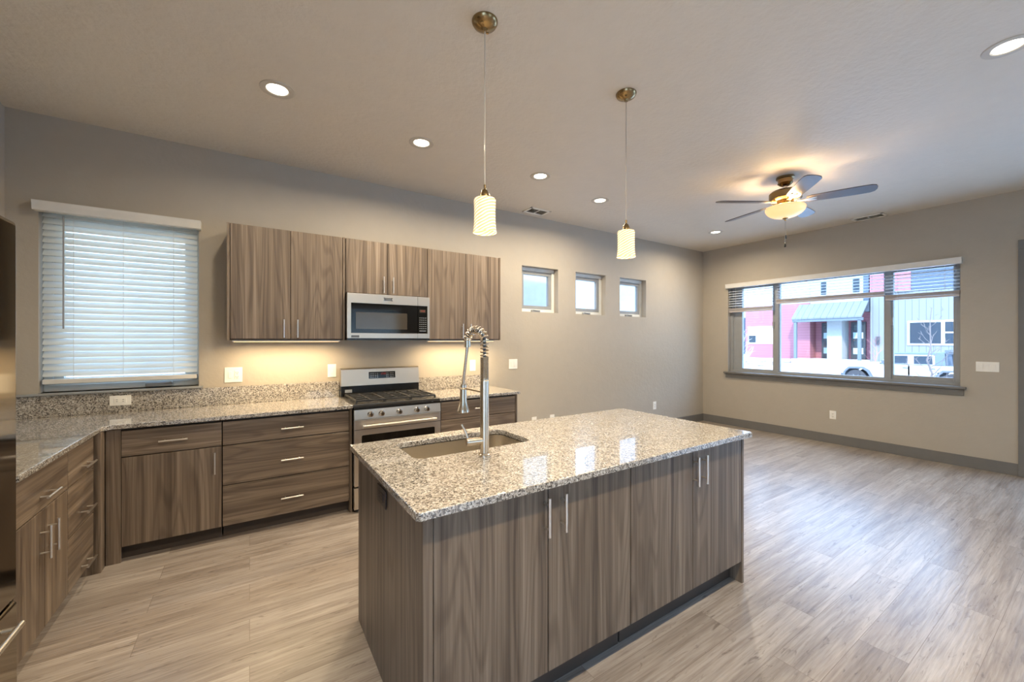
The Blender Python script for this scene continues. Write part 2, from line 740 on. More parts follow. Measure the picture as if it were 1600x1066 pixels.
# ================================================================ room shell
XL, XR, YB, YF, ZC = -1.42, 6.95, 4.25, -3.2, 3.084
TH = .17
ZW1, ZW2 = 1.837, 2.432
SMALL = [(2.927, 3.526), (3.846, 4.443), (4.747, 5.36)]
FILL_WIN_R = (-3.0, -.75, .3, 2.42)
KW = (-1.262, -.356, 1.085, 2.42)
BW = (1.068, 3.79, .925, 2.42)
struct('floor', box(B(), XL - TH, XR + TH, YF - TH, YB + TH, -.3, 0), 'floor')
struct('ceiling', box(B(), XL - TH, XR + TH, YF - TH, YB + TH, ZC, 6.25), 'ceil')  # carried up as an unseen upper storey, height set to shadow the neighbour
struct('wall_back', cut_wall(B(), (XL - TH, XR + TH), (0, ZC), [KW] + [(a, b, ZW1, ZW2) for a, b in SMALL], lambda u, z, t: (u, YB + t, z), TH), 'wall')
struct('wall_right', cut_wall(B(), (YF, YB), (0, ZC), [BW, (-.42, .55, 0, 2.45), FILL_WIN_R], lambda u, z, t: (XR + t, u, z), TH), 'wall')
FILL_WIN_L = (-2.9, -.4, .2, 2.4)
struct('wall_left', cut_wall(B(), (YF, YB), (0, ZC), [FILL_WIN_L], lambda u, z, t: (XL - t, u, z), TH), 'wall')
RW = (1.2, 3.4, .1, 2.3)
struct('wall_front', cut_wall(B(), (XL - TH, XR + TH), (0, ZC), [RW], lambda u, z, t: (u, YF - t, z), TH), 'wall')
struct('baseboard_back', box(B(), 2.46, XR - .017, YB - .016, YB, 0, .13, .003), 'trim')
struct('baseboard_right', box(B(), XR - .016, XR, .645, YB - .001, 0, .13, .003), 'trim')

# door at the right edge of the picture
d1 = sroot('door_1', (XR, .07, 0))
bm = B()
box(bm, XR - .022, XR, .55, .645, 0, 2.45, .003)
box(bm, XR - .022, XR, -.515, -.42, 0, 2.45, .003)
box(bm, XR - .024, XR, -.515, .645, 2.45, 2.545, .003)
part(d1, 'door_casing', bm, 'trim')
bm = B()
for (a, b, c, d) in ((-.415, -.27, .01, 2.445), (.40, .545, .01, 2.445), (-.27, .40, .01, .25), (-.27, .40, 2.29, 2.445), (-.27, .40, .72, .78), (-.27, .40, 1.24, 1.3), (-.27, .40, 1.76, 1.82)):
    box(bm, XR + .05, XR + .095, a, b, c, d)
ds = part(d1, 'door_slab', bm, 'trim')
part(ds, 'door_glass', box(B(), XR + .07, XR + .076, -.27, .40, .25, 2.29), 'pane')  # unseen glazing, added to bring in cool daylight


# ---------------------------------------------------------------- windows
def ring(bm, put, u0, u1, z0, z1, w, t0, t1):
    """rectangular frame of bar width w; put(u, z, t)"""
    for a, b, c, d in ((u0, u1, z0, z0 + w), (u0, u1, z1 - w, z1), (u0, u0 + w, z0 + w, z1 - w), (u1 - w, u1, z0 + w, z1 - w)):
        p, q = put(a, c, t0), put(b, d, t1)
        box(bm, min(p[0], q[0]), max(p[0], q[0]), min(p[1], q[1]), max(p[1], q[1]), min(p[2], q[2]), max(p[2], q[2]), .003, 1)
    return bm


def pbox(bm, put, u0, u1, z0, z1, t0, t1, bev=0):
    p, q = put(u0, z0, t0), put(u1, z1, t1)
    return box(bm, min(p[0], q[0]), max(p[0], q[0]), min(p[1], q[1]), max(p[1], q[1]), min(p[2], q[2]), max(p[2], q[2]), bev)


onback = lambda u, z, t: (u, YB + t, z)
onright = lambda u, z, t: (XR + t, u, z)
for k, (a, b) in enumerate(SMALL):
    w = sroot('window_%d' % (k + 2), ((a + b) / 2, YB, ZW1))
    part(w, 'window_frame', ring(B(), onback, a, b, ZW1, ZW2, .045, .085, .16), 'vinylw')
    s = part(w, 'sash', ring(B(), onback, a + .045, b - .045, ZW1 + .045, ZW2 - .045, .048, .095, .145), 'vinyl')
    part(s, 'window_pane', pbox(B(), onback, a + .09, b - .09, ZW1 + .09, ZW2 - .09, .118, .124), 'pane')
    bm = B()
    c = (a + b) / 2 - .03
    pbox(bm, onback, c - .07, c + .07, ZW1 + .002, ZW1 + .034, .055, .09, .006)
    tube(bm, [(c - .05, YB + .055, ZW1 + .03), (c + .05, YB + .045, ZW1 + .022)], .007, 8)
    part(w, 'crank_handle', bm, 'vinyl')

w1 = sroot('window_1', ((KW[0] + KW[1]) / 2, YB, KW[2]))
part(w1, 'window_frame', ring(B(), onback, KW[0], KW[1], KW[2], KW[3], .05, .085, .16), 'vinylw')
s = part(w1, 'sash', ring(B(), onback, KW[0] + .05, KW[1] - .05, KW[2] + .05, KW[3] - .05, .05, .095, .145), 'vinylw')
part(s, 'window_pane', pbox(B(), onback, KW[0] + .1, KW[1] - .1, KW[2] + .1, KW[3] - .1, .118, .124), 'pane')
bm = B()
pbox(bm, onback, -.70, -.53, KW[2] + .005, KW[2] + .04, .05, .088, .008)
tube(bm, [(-.59, YB + .05, KW[2] + .03), (-.54, YB + .045, KW[2] + .036)], .008, 8)
part(w1, 'crank_handle', bm, 'vinyl')
part(w1, 'window_sill', box(B(), XL + .001, -.325, YB - .042, YB + .09, KW[2] - .017, KW[2], .004), 'vinyl')

w5 = sroot('window_5', (XR, (BW[0] + BW[1]) / 2, BW[2]))
bm = ring(B(), onright, BW[0], BW[1], BW[2] - .015, BW[3], .05, .076, .16)
for y in (3.058, 1.722):
    pbox(bm, onright, y - .03, y + .03, BW[2] + .03, BW[3] - .045, .077, .159, .003)
part(w5, 'window_frame', bm, 'vinyl')
for (a, b, sw, e0, e1, eb) in ((3.088, 3.74, .03, 0, .115, 0), (1.752, 3.028, .014, 0, 0, 0), (1.118, 1.692, .02, 0, 0, .035)):
    zb = BW[2] + .035
    bm = ring(B(), onright, a, b, zb, BW[3] - .05, sw, .088, .145)
    if e1:
        pbox(bm, onright, b - sw - e1, b - sw, zb + sw, BW[3] - .05 - sw, .09, .143)
    if eb:
        pbox(bm, onright, a + sw, b - sw, zb + sw, zb + sw + eb, .09, .143)
    s = part(w5, 'sash', bm, 'vinyl')
    part(s, 'window_pane', pbox(B(), onright, a + sw - .004, b - sw - e1 + .004, zb + sw + eb - .004, BW[3] - .046 - sw, .114, .12), 'pane')
bm = B()
pbox(bm, onright, BW[0] - .05, BW[1] + .06, BW[2] - .028, BW[2], -.05, -.0005, .005)
pbox(bm, onright, BW[0] + .001, BW[1] - .001, BW[2] - .003, BW[2] + .001, -.02, .075)
pbox(bm, onright, BW[0] - .03, BW[1] + .035, BW[2] - .105, BW[2] - .028, -.018, 0, .003)
part(w5, 'window_sill', bm, 'trim')
for y in (3.1, 1.68):
    part(w5, 'window_latch', pbox(B(), onright, y - .012, y + .012, 1.66, 1.76, .062, .09, .004), 'vinyl')

w6 = sroot('window_6', ((RW[0] + RW[1]) / 2, YF, RW[2]))  # unseen rear window, guessed from the microwave reflection, enlarged to add daylight
onfront = lambda u, z, t: (u, YF - t, z)
part(w6, 'window_frame', ring(B(), onfront, *RW, .06, .06, .15), 'vinylw')
part(w6, 'window_pane', pbox(B(), onfront, RW[0] + .06, RW[1] - .06, RW[2] + .06, RW[3] - .06, .1, .106), 'pane')


onleft = lambda u, z, t: (XL - t, u, z)
for k_, put_, r_, at_ in ((7, onright, FILL_WIN_R, (XR, -1.9, .3)), (8, onleft, FILL_WIN_L, (XL, -1.65, .2))):  # unseen windows added to throw daylight on the cabinets, island and floor
    fill_win = sroot('window_%d' % k_, at_)
    part(fill_win, 'window_frame', ring(B(), put_, *r_, .06, .06, .15), 'vinylw')
    part(fill_win, 'window_pane', pbox(B(), put_, r_[0] + .06, r_[1] - .06, r_[2] + .06, r_[3] - .06, .1, .106), 'pane')


def slats(bm, put, u0, u1, z_list, tilt, wid=.05, t_mid=.0, th=.003):
    for z in z_list:
        ct, st = math.cos(R(tilt)) * wid / 2, math.sin(R(tilt)) * wid / 2
        prof = []
        for k in range(5):
            f = -1 + k / 2
            prof.append((t_mid + f * ct, z + f * st + .004 * (1 - f * f)))
        for (ua, ub) in ((u0, u1),):
            va = [bm.verts.new(put(ua, zz, tt)) for tt, zz in prof]
            vb = [bm.verts.new(put(ub, zz, tt)) for tt, zz in prof]
            va2 = [bm.verts.new(put(ua, zz - th, tt)) for tt, zz in prof]
            vb2 = [bm.verts.new(put(ub, zz - th, tt)) for tt, zz in prof]
            for k in range(4):
                bm.faces.new((va[k], va[k + 1], vb[k + 1], vb[k]))
                bm.faces.new((va2[k], vb2[k], vb2[k + 1], va2[k + 1]))
            bm.faces.new((va[0], vb[0], vb2[0], va2[0]))
            bm.faces.new((va[4], va2[4], vb2[4], vb[4]))
            for q, q2 in ((va, va2), (vb, vb2)):
                bm.faces.new(q + q2[::-1])
    return bm


# kitchen blind, fully lowered
kb = thing('window_blind', 'white horizontal slat blind lowered over the kitchen window left of the wall cabinets', 'blind', (-.81, YB, 1.16))
bm = B()
prof = [(YB - .001, 2.385), (YB - .06, 2.385), (YB - .066, 2.395), (YB - .066, 2.425), (YB - .072, 2.44), (YB - .072, 2.452), (YB - .001, 2.452)]
prism(bm, [(-1.276, y, z) for y, z in prof], (.938, 0, 0))
part(kb, 'valance', bm, 'blindrail')
zl = [1.225 + i * .0463 for i in range(26)]
TILT = 53
part(kb, 'slat_panel', slats(B(), onback, -1.25, -.368, zl, TILT, .052, .035), 'blind')
part(kb, 'bottom_rail', pbox(B(), onback, -1.25, -.368, 1.146, 1.182, .012, .058, .006), 'blindrail')
for x in (-1.09, -.82, -.52):
    part(kb, 'ladder_cord', tube(B(), [(x, YB + .012, 1.18), (x, YB + .012, 2.39)], .0015, 6), 'blindrail')
part(kb, 'tilt_wand', tube(B(), [(-1.135, YB - .012, 2.37), (-1.135, YB - .014, 1.55)], .005, 8), 'vinyl')

# big window: one valance, three raised blinds
bm = B()
prof = [(0, 2.36), (-.05, 2.36), (-.055, 2.37), (-.055, 2.41), (-.06, 2.42), (-.06, 2.432), (0, 2.432)]
prism(bm, [(XR + t, BW[0] - .018, z) for t, z in prof], (0, BW[1] - BW[0] + .036, 0))
solo('blind_valance', bm, 'blindrail', 'long white valance board across the top of the wide living room window', 'valance', (XR, 2.43, 2.36))
for (a, b, z0, tilt, lab) in (
        (3.09, 3.785, 1.945, 16, 'raised slat blind in the left section of the wide living room window'),
        (1.745, 3.035, 2.04, 1, 'raised slat blind in the middle section of the wide living room window'),
        (1.075, 1.735, 1.985, 18, 'raised slat blind in the right section of the wide living room window')):
    rb = thing('window_blind', lab, 'blind', (XR + .035, (a + b) / 2, z0), 'raised blinds of the wide window')
    n = int((2.35 - z0 - .09) / .042)
    part(rb, 'slat_panel', slats(B(), onright, a, b, [z0 + .11 + i * .042 for i in range(n)], tilt, .048, .035), 'blindfar')
    part(rb, 'slat_stack', slats(B(), onright, a, b, [z0 + .03 + i * .0055 for i in range(8)], 0, .048, .035), 'blindgrey')
    part(rb, 'bottom_rail', pbox(B(), onright, a, b, z0, z0 + .024, .012, .058, .005), 'blindgrey')
    for y in (a + .12, b - .12):
        part(rb, 'ladder_cord', tube(B(), [(XR + .008, y, z0 + .02), (XR + .008, y, 2.37)], .0016, 6), 'blindrail')
rb = thing('window_blind', 'white slat blind closed over the window behind the camera', 'blind', (2.5, YF, .1))
part(rb, 'slat_panel', slats(B(), onfront, RW[0] - .05, RW[1] + .05, [.15 + i * .046 for i in range(46)], 40, .05, -.04), 'blind')
part(rb, 'valance', pbox(B(), onfront, RW[0] - .08, RW[1] + .08, 2.27, 2.36, -.08, -.001, .005), 'blindrail')


# ================================================================ ceiling fixtures
WARM = (1.0, .84, .62)
CAN = 11.5
cans = [((.15, 3.0), 'recessed ceiling light nearest the kitchen blind, leftmost of the row'),
        ((1.18, 3.165), 'recessed ceiling light above the left wall cabinets, second of the row'),
        ((2.40, 3.166), 'recessed ceiling light between the two hanging cords, third of the row'),
        ((3.397, 3.339), 'recessed ceiling light just right of the air vent near the small windows'),
        ((5.84, 3.372), 'recessed ceiling light near the far corner of the room, below the fan'),
        ((3.50, .36), 'recessed ceiling light cut by the right edge at the top of the photo'),
        ((.15, .37), None), ((1.18, .37), None)]  # last two are out of view, added along the second row as fill
first = None
for (x, y), lab in cans:
    if first is None:
        t = first = thing('recessed_light', lab, 'ceiling light', (x, y, ZC), 'recessed ceiling lights')
        part(t, 'trim_ring', lathe(B(), [(.062, .02), (.06, .004), (.066, -.004), (.09, -.006), (.099, -.003), (.1, 0)], (x, y, ZC), 40, cap=False), 'baffle')
        part(t, 'lens', lathe(B(), [(0, -.0005), (.06, -.0005), (.061, .0)], (x, y, ZC), 40, cap=False), 'lens')
    else:
        t = clone(first, (x, y, ZC), label=lab or 'recessed ceiling light added out of view above the camera as fill')
    lamp('can_lamp', 'AREA', CAN, WARM, (x, y, ZC - .003), t, shape='DISK', size=.115, spread=R(165))


def vent(x0, x1, y0, y1, lab, along):
    t = thing('ceiling_vent', lab, 'vent', ((x0 + x1) / 2, (y0 + y1) / 2, ZC), 'ceiling air vents')
    bm = B()
    w = .03
    for a, b, c, d in ((x0, x1, y0, y0 + w), (x0, x1, y1 - w, y1), (x0, x0 + w, y0, y1), (x1 - w, x1, y0, y1)):
        box(bm, a, b, c, d, ZC - .008, ZC - .0005, .002, 1)
    part(t, 'frame', bm, 'white')
    part(t, 'backing', box(B(), x0 + w, x1 - w, y0 + w, y1 - w, ZC - .002, ZC - .0006), 'slot')
    bm = B()
    if along == 'y':
        n = 7
        for i in range(n):
            x = x0 + w + (x1 - x0 - 2 * w) * (i + .5) / n
            prism(bm, [(x - .007, y0 + w, ZC - .008), (x - .004, y0 + w, ZC - .008), (x + .008, y0 + w, ZC - .002), (x + .005, y0 + w, ZC - .002)], (0, y1 - y0 - 2 * w, 0))
        box(bm, x0 + w, x1 - w, (y0 + y1) / 2 - .006, (y0 + y1) / 2 + .006, ZC - .008, ZC - .002)
    else:
        n = 7
        for i in range(n):
            y = y0 + w + (y1 - y0 - 2 * w) * (i + .5) / n
            prism(bm, [(x0 + w, y - .007, ZC - .008), (x0 + w, y - .004, ZC - .008), (x0 + w, y + .008, ZC - .002), (x0 + w, y + .005, ZC - .002)], (x1 - x0 - 2 * w, 0, 0))
        box(bm, (x0 + x1) / 2 - .006, (x0 + x1) / 2 + .006, y0 + w, y1 - w, ZC - .008, ZC - .002)
    part(t, 'louvre', bm, 'white')


vent(2.862, 3.17, 3.95, 4.15, 'white ceiling air vent close to the wall, left of the small windows', 'x')
vent(6.71, 6.91, 1.69, 2.03, 'white ceiling air vent in front of the wide living room window, right of the fan', 'y')


def pendant(x, y, lab, zt, zb):
    t = thing('pendant_light', lab, 'pendant light', (x, y, ZC), 'pendants over the island')
    bm = lathe(B(), [(.066, 0), (.066, -.006), (.058, -.02), (.036, -.032), (.014, -.038), (.01, -.05), (0, -.05)], (x, y, ZC), 36)
    part(t, 'ceiling_canopy', bm, 'antique')
    for a in (40, 220):
        part(t, 'screw', lathe(B(), [(0, -.034), (.006, -.034), (.007, -.028), (.006, -.02)], (x + .038 * math.cos(R(a)), y + .038 * math.sin(R(a)), ZC), 12), 'antique')
    part(t, 'cord', tube(B(), [(x, y, ZC - .045), (x, y, zt + .06)], .0032, 8), 'cord')
    part(t, 'socket_cup', lathe(B(), [(0, .075), (.006, .072), (.006, .05), (.014, .044), (.024, .02), (.026, -.004), (0, -.004)], (x, y, zt), 28), 'antique')
    h = zt - zb
    pr = [(.0, .002), (.03, .003), (.052, 0), (.0555, -.006), (.054, -h * .35), (.0545, -h * .7), (.0575, -h * .92), (.061, -h)]
    pr += [(.058, -h), (.0545, -h * .9), (.0515, -h * .6), (.051, -.01), (.03, -.004), (0, -.004)]
    part(t, 'glass_shade', lathe(B(), pr, (x, y, zt), 40), 'ribbed')
    part(t, 'bulb', lathe(B(), [(0, -.1), (.016, -.094), (.024, -.075), (.02, -.05), (.012, -.03), (.012, -.006), (0, -.006)], (x, y, zt), 20), 'bulb')
    lamp('pendant_lamp', 'SPOT', 26, (1, .82, .6), (x, y, zb - .005), t, spot_size=R(150), spot_blend=.9, shadow_soft_size=.05)


pendant(1.0, 1.784, 'nearer pendant light with a ribbed glass shade, hanging above the sink end of the island', 2.182, 2.012)
pendant(2.07, 1.80, 'farther pendant light with a ribbed glass shade, hanging above the far end of the island', 2.182, 2.012)

# ceiling fan
FX, FY = 4.45, 1.857
fan = thing('ceiling_fan', 'five blade ceiling fan with a glowing glass bowl light and pull chains', 'ceiling fan', (FX, FY, ZC))
part(fan, 'ceiling_canopy', lathe(B(), [(.078, 0), (.078, -.016), (.064, -.022), (.062, -.055), (.066, -.062), (.05, -.078), (.03, -.09), (0, -.09)], (FX, FY, ZC), 36), 'antique')
part(fan, 'downrod', tube(B(), [(FX, FY, ZC - .07), (FX, FY, 2.95)], .014, 14), 'nickel')
part(fan, 'motor_housing', lathe(B(), [(0, 2.965), (.03, 2.965), (.06, 2.96), (.118, 2.944), (.138, 2.925), (.138, 2.862), (.128, 2.852), (.12, 2.845), (.09, 2.842), (0, 2.838)], (FX, FY, 0), 44), 'antique')
for k in range(5):
    a = R(4 + 72 * k)
    u, v = Vector((math.cos(a), math.sin(a), 0)), Vector((-math.sin(a), math.cos(a), 0))
    tw = R(-12)
    v2 = v * math.cos(tw) + Vector((0, 0, 1)) * math.sin(tw)
    nrm = u.cross(v2)
    org = Vector((FX, FY, 2.832))
    bm = B()
    out = [(.17, -.045), (.21, -.058), (.35, -.066), (.55, -.071), (.64, -.068), (.672, -.052), (.685, -.02), (.685, .02), (.672, .052), (.64, .068), (.55, .071), (.35, .066), (.21, .058), (.17, .045)]
    prism(bm, [org + u * r + v2 * s for r, s in out], nrm * .007)
    bl = part(fan, 'blade', bm, 'blade')
    bm = B()
    iron = [(.095, -.018), (.15, -.012), (.19, -.03), (.25, -.026), (.25, -.012), (.2, 0), (.25, .012), (.25, .026), (.19, .03), (.15, .012), (.095, .018)]
    prism(bm, [org + u * r + v2 * s - nrm * .001 for r, s in iron], -nrm * .006)
    part(bl, 'blade_bracket', bm, 'nickel')
part(fan, 'light_fitter', lathe(B(), [(0, 2.84), (.07, 2.84), (.075, 2.815), (.06, 2.80), (.055, 2.785), (.03, 2.78), (0, 2.78)], (FX, FY, 0), 36), 'antique')
bp_ = [(.168, 2.782)] + [(.172 * math.cos(R(q)), 2.775 - .098 * math.sin(R(q))) for q in range(0, 90, 9)] + [(.0, 2.677)]
inner = [(0, 2.683)] + [(r - .005 if r > .01 else 0, z + .005) for r, z in bp_[::-1][1:]]
part(fan, 'glass_bowl', lathe(B(), bp_ + inner, (FX, FY, 0), 48, cap=False), 'bowl', 'cream alabaster glass bowl, lit')
part(fan, 'bowl_finial', lathe(B(), [(0, 2.685), (.024, 2.68), (.024, 2.672), (.008, 2.665), (.008, 2.652), (0, 2.648)], (FX, FY, 0), 20), 'antique')
for (dx, z1) in ((.012, 2.475), (-.004, 2.39)):
    c = part(fan, 'pull_chain', tube(B(), [(FX + dx, FY, 2.66), (FX + dx, FY, z1 + .03)], .0016, 6), 'chrome')
    part(c, 'chain_pull', lathe(B(), [(0, .035), (.004, .034), (.0085, .02), (.0085, .004), (.004, 0), (0, 0)], (FX + dx, FY, z1), 14), 'black', 'dark wooden pull')
FAN = 22
for k in range(3):
    a = R(20 + 120 * k)
    lamp('fan_lamp', 'POINT', FAN / 3, (1, .72, .42), (FX + .10 * math.cos(a), FY + .10 * math.sin(a), 2.742), fan, shadow_soft_size=.03)


# ================================================================ cabinets
def handle(owner, axis, c, n, length=.155):
    """bar pull: axis 0/1/2 along the bar, c on the door face, n outward normal"""
    bm = B()
    c, n = Vector(c), Vector(n)
    d = Vector([1.0 if k == axis else 0 for k in range(3)])
    o = c + n * .034
    tube(bm, [o - d * length / 2, o + d * length / 2], .006, 12)
    for s in (-1, 1):
        p = c + d * s * length * .31
        tube(bm, [p - n * .001, p + n * .034], .0045, 10)
    return part(owner, 'handle', bm, 'nickel')


G = .0024   # half gap between fronts


def cabinet(name, label, face, a0, a1, z0, z1, depth, fronts, kick=0.1, group='base cabinets', extra=None):
    """face: ('y', yface) looks to -y, a = x;  ('x', xface) looks to +x, a = y. fronts: (kind, a0, a1, z0, z1, handle_spec)"""
    ax, f = face
    if ax == 'y':
        P = lambda a, b, t: (a, f + t, b)
    else:
        P = lambda a, b, t: (f - t, a, b)

    def bx(bm, u0, u1, t0, t1, q0, q1, bev=0):
        p, q = P(u0, q0, t0), P(u1, q1, t1)
        return box(bm, min(p[0], q[0]), max(p[0], q[0]), min(p[1], q[1]), max(p[1], q[1]), min(p[2], q[2]), max(p[2], q[2]), bev, 1)
    t = thing(name, label, 'cabinet', P((a0 + a1) / 2, z0, depth / 2), group)
    zb = z0 + kick
    bm = bx(B(), a0 + .003, a1 - .003, .0205, depth - .001, zb, z1 - .001)
    part(t, 'carcass', bm, 'kick')
    if kick:
        part(t, 'toe_kick', bx(B(), a0 + .004, a1 - .004, .075, depth - .002, z0, zb), 'kick')
    for (kind, u0, u1, q0, q1, h) in fronts:
        mat = {'door': 'wv', 'drawer': 'wx' if ax == 'y' else 'wy', 'filler': 'wv', 'end_panel': 'wv'}[kind]
        if kind in ('filler', 'end_panel'):
            part(t, kind, bx(B(), u0, u1, 0 if kind == 'filler' else -.002, .0195 if kind == 'filler' else depth, q0, q1, .001), mat)
            continue
        d = part(t, kind, bx(B(), u0 + G, u1 - G, 0, .019, q0 + G, q1 - G, .0012), mat)
        if h:
            hax, ha, hz = h
            n = (0, -1, 0) if ax == 'y' else (1, 0, 0)
            handle(d, {'v': 2, 'h': 0 if ax == 'y' else 1}[hax], P(ha, hz, 0), n)
    return t


YFACE = 3.62
# left run (fronts look to +x)
XFACE = -.815
cabinet('base_cabinet', 'grey-brown base cabinet with one wide drawer over two doors beside the fridge', ('x', XFACE), 2.51, 3.103, 0, .882, .60,
        [('drawer', 2.51, 3.103, .67, .868, ('h', 2.812, .735)), ('door', 2.51, 2.812, .1, .668, ('v', 2.765, .52)), ('door', 2.812, 3.103, .1, .668, ('v', 2.857, .52))])
cabinet('base_cabinet', 'grey-brown base cabinet with a stack of three drawers in the left corner run', ('x', XFACE), 3.105, 3.53, 0, .882, .60,
        [('drawer', 3.105, 3.525, .67, .868, ('h', 3.36, .735)), ('drawer', 3.105, 3.525, .395, .668, ('h', 3.36, .47)), ('drawer', 3.105, 3.525, .1, .393, ('h', 3.36, .155))])
bm = B()
box(bm, XFACE - .1, -.784, 3.532, 3.612, 0, .882, .001)
tl = solo('corner_filler', bm, 'wv', 'grey-brown corner filler post between the left drawers and the back cabinets', 'filler panel', (-.86, 3.57, 0))
# back run
cabinet('base_cabinet', 'grey-brown base cabinet with one drawer over one door, next to the corner', ('y', YFACE), -.782, -.169, 0, .882, .61,
        [('filler', -.782, -.709, 0, .88, None), ('drawer', -.709, -.169, .694, .868, ('h', -.44, .779)), ('door', -.709, -.169, .1, .692, ('v', -.211, .578))])
cabinet('base_cabinet', 'wide grey-brown base cabinet of three drawers, left of the range', ('y', YFACE), -.167, .733, 0, .882, .61,
        [('drawer', -.167, .712, .694, .868, ('h', .283, .777)), ('drawer', -.167, .712, .4, .692, ('h', .283, .532)), ('drawer', -.167, .712, .1, .398, ('h', .283, .234)),
         ('end_panel', .713, .733, 0, .88, None)])
cabinet('base_cabinet', 'grey-brown base cabinet of three drawers, right of the range', ('y', YFACE), 1.525, 2.43, 0, .882, .61,
        [('end_panel', 1.525, 1.543, 0, .88, None), ('drawer', 1.545, 2.405, .694, .868, ('h', 1.975, .779)), ('drawer', 1.545, 2.405, .4, .692, ('h', 1.975, .53)), ('drawer', 1.545, 2.405, .1, .398, ('h', 1.975, .234)),
         ('end_panel', 2.408, 2.43, 0, .88, None)])
# wall cabinets
UY, UZ0, UZ1 = 3.92, 1.468, 2.407
UD = YB - UY
cabinet('wall_cabinet', 'tall grey-brown two door wall cabinet left of the microwave', ('y', UY), -.152, .733, UZ0, UZ1, UD,
        [('end_panel', -.152, -.134, UZ0, UZ1, None), ('door', -.132, .294, UZ0 + .008, UZ1, ('v', .243, 1.565)), ('door', .294, .712, UZ0 + .008, UZ1, ('v', .345, 1.565)), ('end_panel', .714, .733, UZ0, UZ1, None)], 0, 'wall cabinets')
cabinet('wall_cabinet', 'short grey-brown two door wall cabinet above the microwave', ('y', UY), .735, 1.528, 1.9, UZ1, UD,
        [('door', .738, 1.122, 1.905, UZ1, ('v', 1.077, 1.998)), ('door', 1.122, 1.524, 1.905, UZ1, ('v', 1.167, 1.998))], 0, 'wall cabinets')
cabinet('wall_cabinet', 'tall grey-brown two door wall cabinet right of the microwave', ('y', UY), 1.53, 2.402, UZ0, UZ1, UD,
        [('end_panel', 1.53, 1.54, UZ0, UZ1, None), ('door', 1.541, 1.963, UZ0 + .008, UZ1, ('v', 1.915, 1.565)), ('door', 1.963, 2.382, UZ0 + .008, UZ1, ('v', 2.01, 1.565)), ('end_panel', 2.384, 2.402, UZ0, UZ1, None)], 0, 'wall cabinets')
for (x0, x1, lab) in ((-.12, .70, 'slim warm light bar under the left wall cabinet'), (1.56, 2.36, 'slim warm light bar under the right wall cabinet')):
    t = thing('under_cabinet_light', lab, 'light bar', ((x0 + x1) / 2, 4.01, UZ0), 'under cabinet light bars')
    part(t, 'housing', box(B(), x0, x1, 3.985, 4.035, UZ0 - .014, UZ0 - .0005, .002, 1), 'white')
    part(t, 'diffuser', box(B(), x0 + .01, x1 - .01, 3.99, 4.03, UZ0 - .016, UZ0 - .0135), 'led')
    lamp('bar_lamp', 'AREA', 8, (1, .76, .46), ((x0 + x1) / 2, 4.01, UZ0 - .018), t, shape='RECTANGLE', size=x1 - x0 - .02, size_y=.03, spread=R(170))

# worktops
ZT, ZB = .914, .884


def slab(pts, holes=(), bev=.005):
    return prism(B(), [(x, y, ZB) for x, y in pts], (0, 0, ZT - ZB), [[(x, y, ZB) for x, y in h] for h in holes], bev)


cx, cy, rr = -.788 + .05, YFACE - .022 - .05, .05
L_pts = [(XL + .003, 2.47), (-.788, 2.47)] + [(cx - rr * math.cos(R(90 * k / 6)), cy + rr * math.sin(R(90 * k / 6))) for k in range(7)] + [(.735, YFACE - .022), (.735, YB - .003), (XL + .003, YB - .003)]
wt = thing('worktop', 'speckled granite worktop of the corner run, L shaped, left of the range', 'worktop', (-.7, 3.9, ZB), 'granite worktops')
part(wt, 'slab', slab(L_pts), 'gran', sharp=20)
bm = B()
box(bm, XL + .0225, .735, YB - .022, YB - .002, ZT, 1.066, .003)
part(wt, 'backsplash', bm, 'gran')
part(wt, 'backsplash', box(B(), XL + .002, XL + .022, 2.47, YB - .002, ZT, 1.066, .003), 'gran')
wt = thing('worktop', 'short speckled granite worktop right of the range', 'worktop', (2, 3.9, ZB), 'granite worktops')
part(wt, 'slab', slab([(1.522, YFACE - .022), (2.455, YFACE - .022), (2.455, YB - .003), (1.522, YB - .003)]), 'gran', sharp=20)
part(wt, 'backsplash', box(B(), 1.522, 2.38, YB - .022, YB - .002, ZT, 1.056, .003), 'gran')

# island
IY0, IY1 = 1.272, 2.205
for (a0, a1, hx, lab) in ((.478, 1.494, (.985, 1.071), 'near island cabinet, two tall grey-brown doors and a side panel with a dark outlet'),
                          (1.496, 2.505, (1.991, 2.068), 'far island cabinet, two tall grey-brown doors toward the living area')):
    left = a0 < 1
    sp_x = 1.004 if left else 1.986
    f = [('door', (a0 + .037) if left else a0, sp_x, .13, .872, ('v', hx[0], .768)), ('door', sp_x, a1 if left else a1 - .022, .13, .872, ('v', hx[1], .768))]
    f.append(('end_panel', a0, a0 + .036, 0, .88, None) if left else ('end_panel', a1 - .02, a1, 0, .88, None))
    t = cabinet('island_cabinet', lab, ('y', IY0), a0, a1, 0, .882, IY1 - IY0 - .02, f, .13, 'island cabinets')
    if left:
        for ch in t.children:      # the body leaves room for the sink bowl
            if ch.name.startswith('carcass'):
                bm = B()
                box(bm, a0 + .037, a0 + .055, IY0 + .0205, IY1 - .021, .161, .879)
                box(bm, a1 - .03, a1 - .002, IY0 + .0205, IY1 - .021, .161, .879)
                box(bm, a0 + .056, a1 - .031, IY0 + .0205, IY0 + .04, .161, .879)
                box(bm, a0 + .037, a1 - .002, IY0 + .0205, IY1 - .021, .131, .16)
                bmesh.ops.translate(bm, verts=bm.verts, vec=-Vector(t.location))
                bm.to_mesh(ch.data)
                bm.free()
    part(t, 'back_panel', box(B(), a0 + (0 if left else .001), a1 - (.001 if left else 0), IY1 - .018, IY1, 0, .88, .001), 'wv')
SX0, SX1, SY0, SY1 = .645, 1.305, 1.795, 2.14
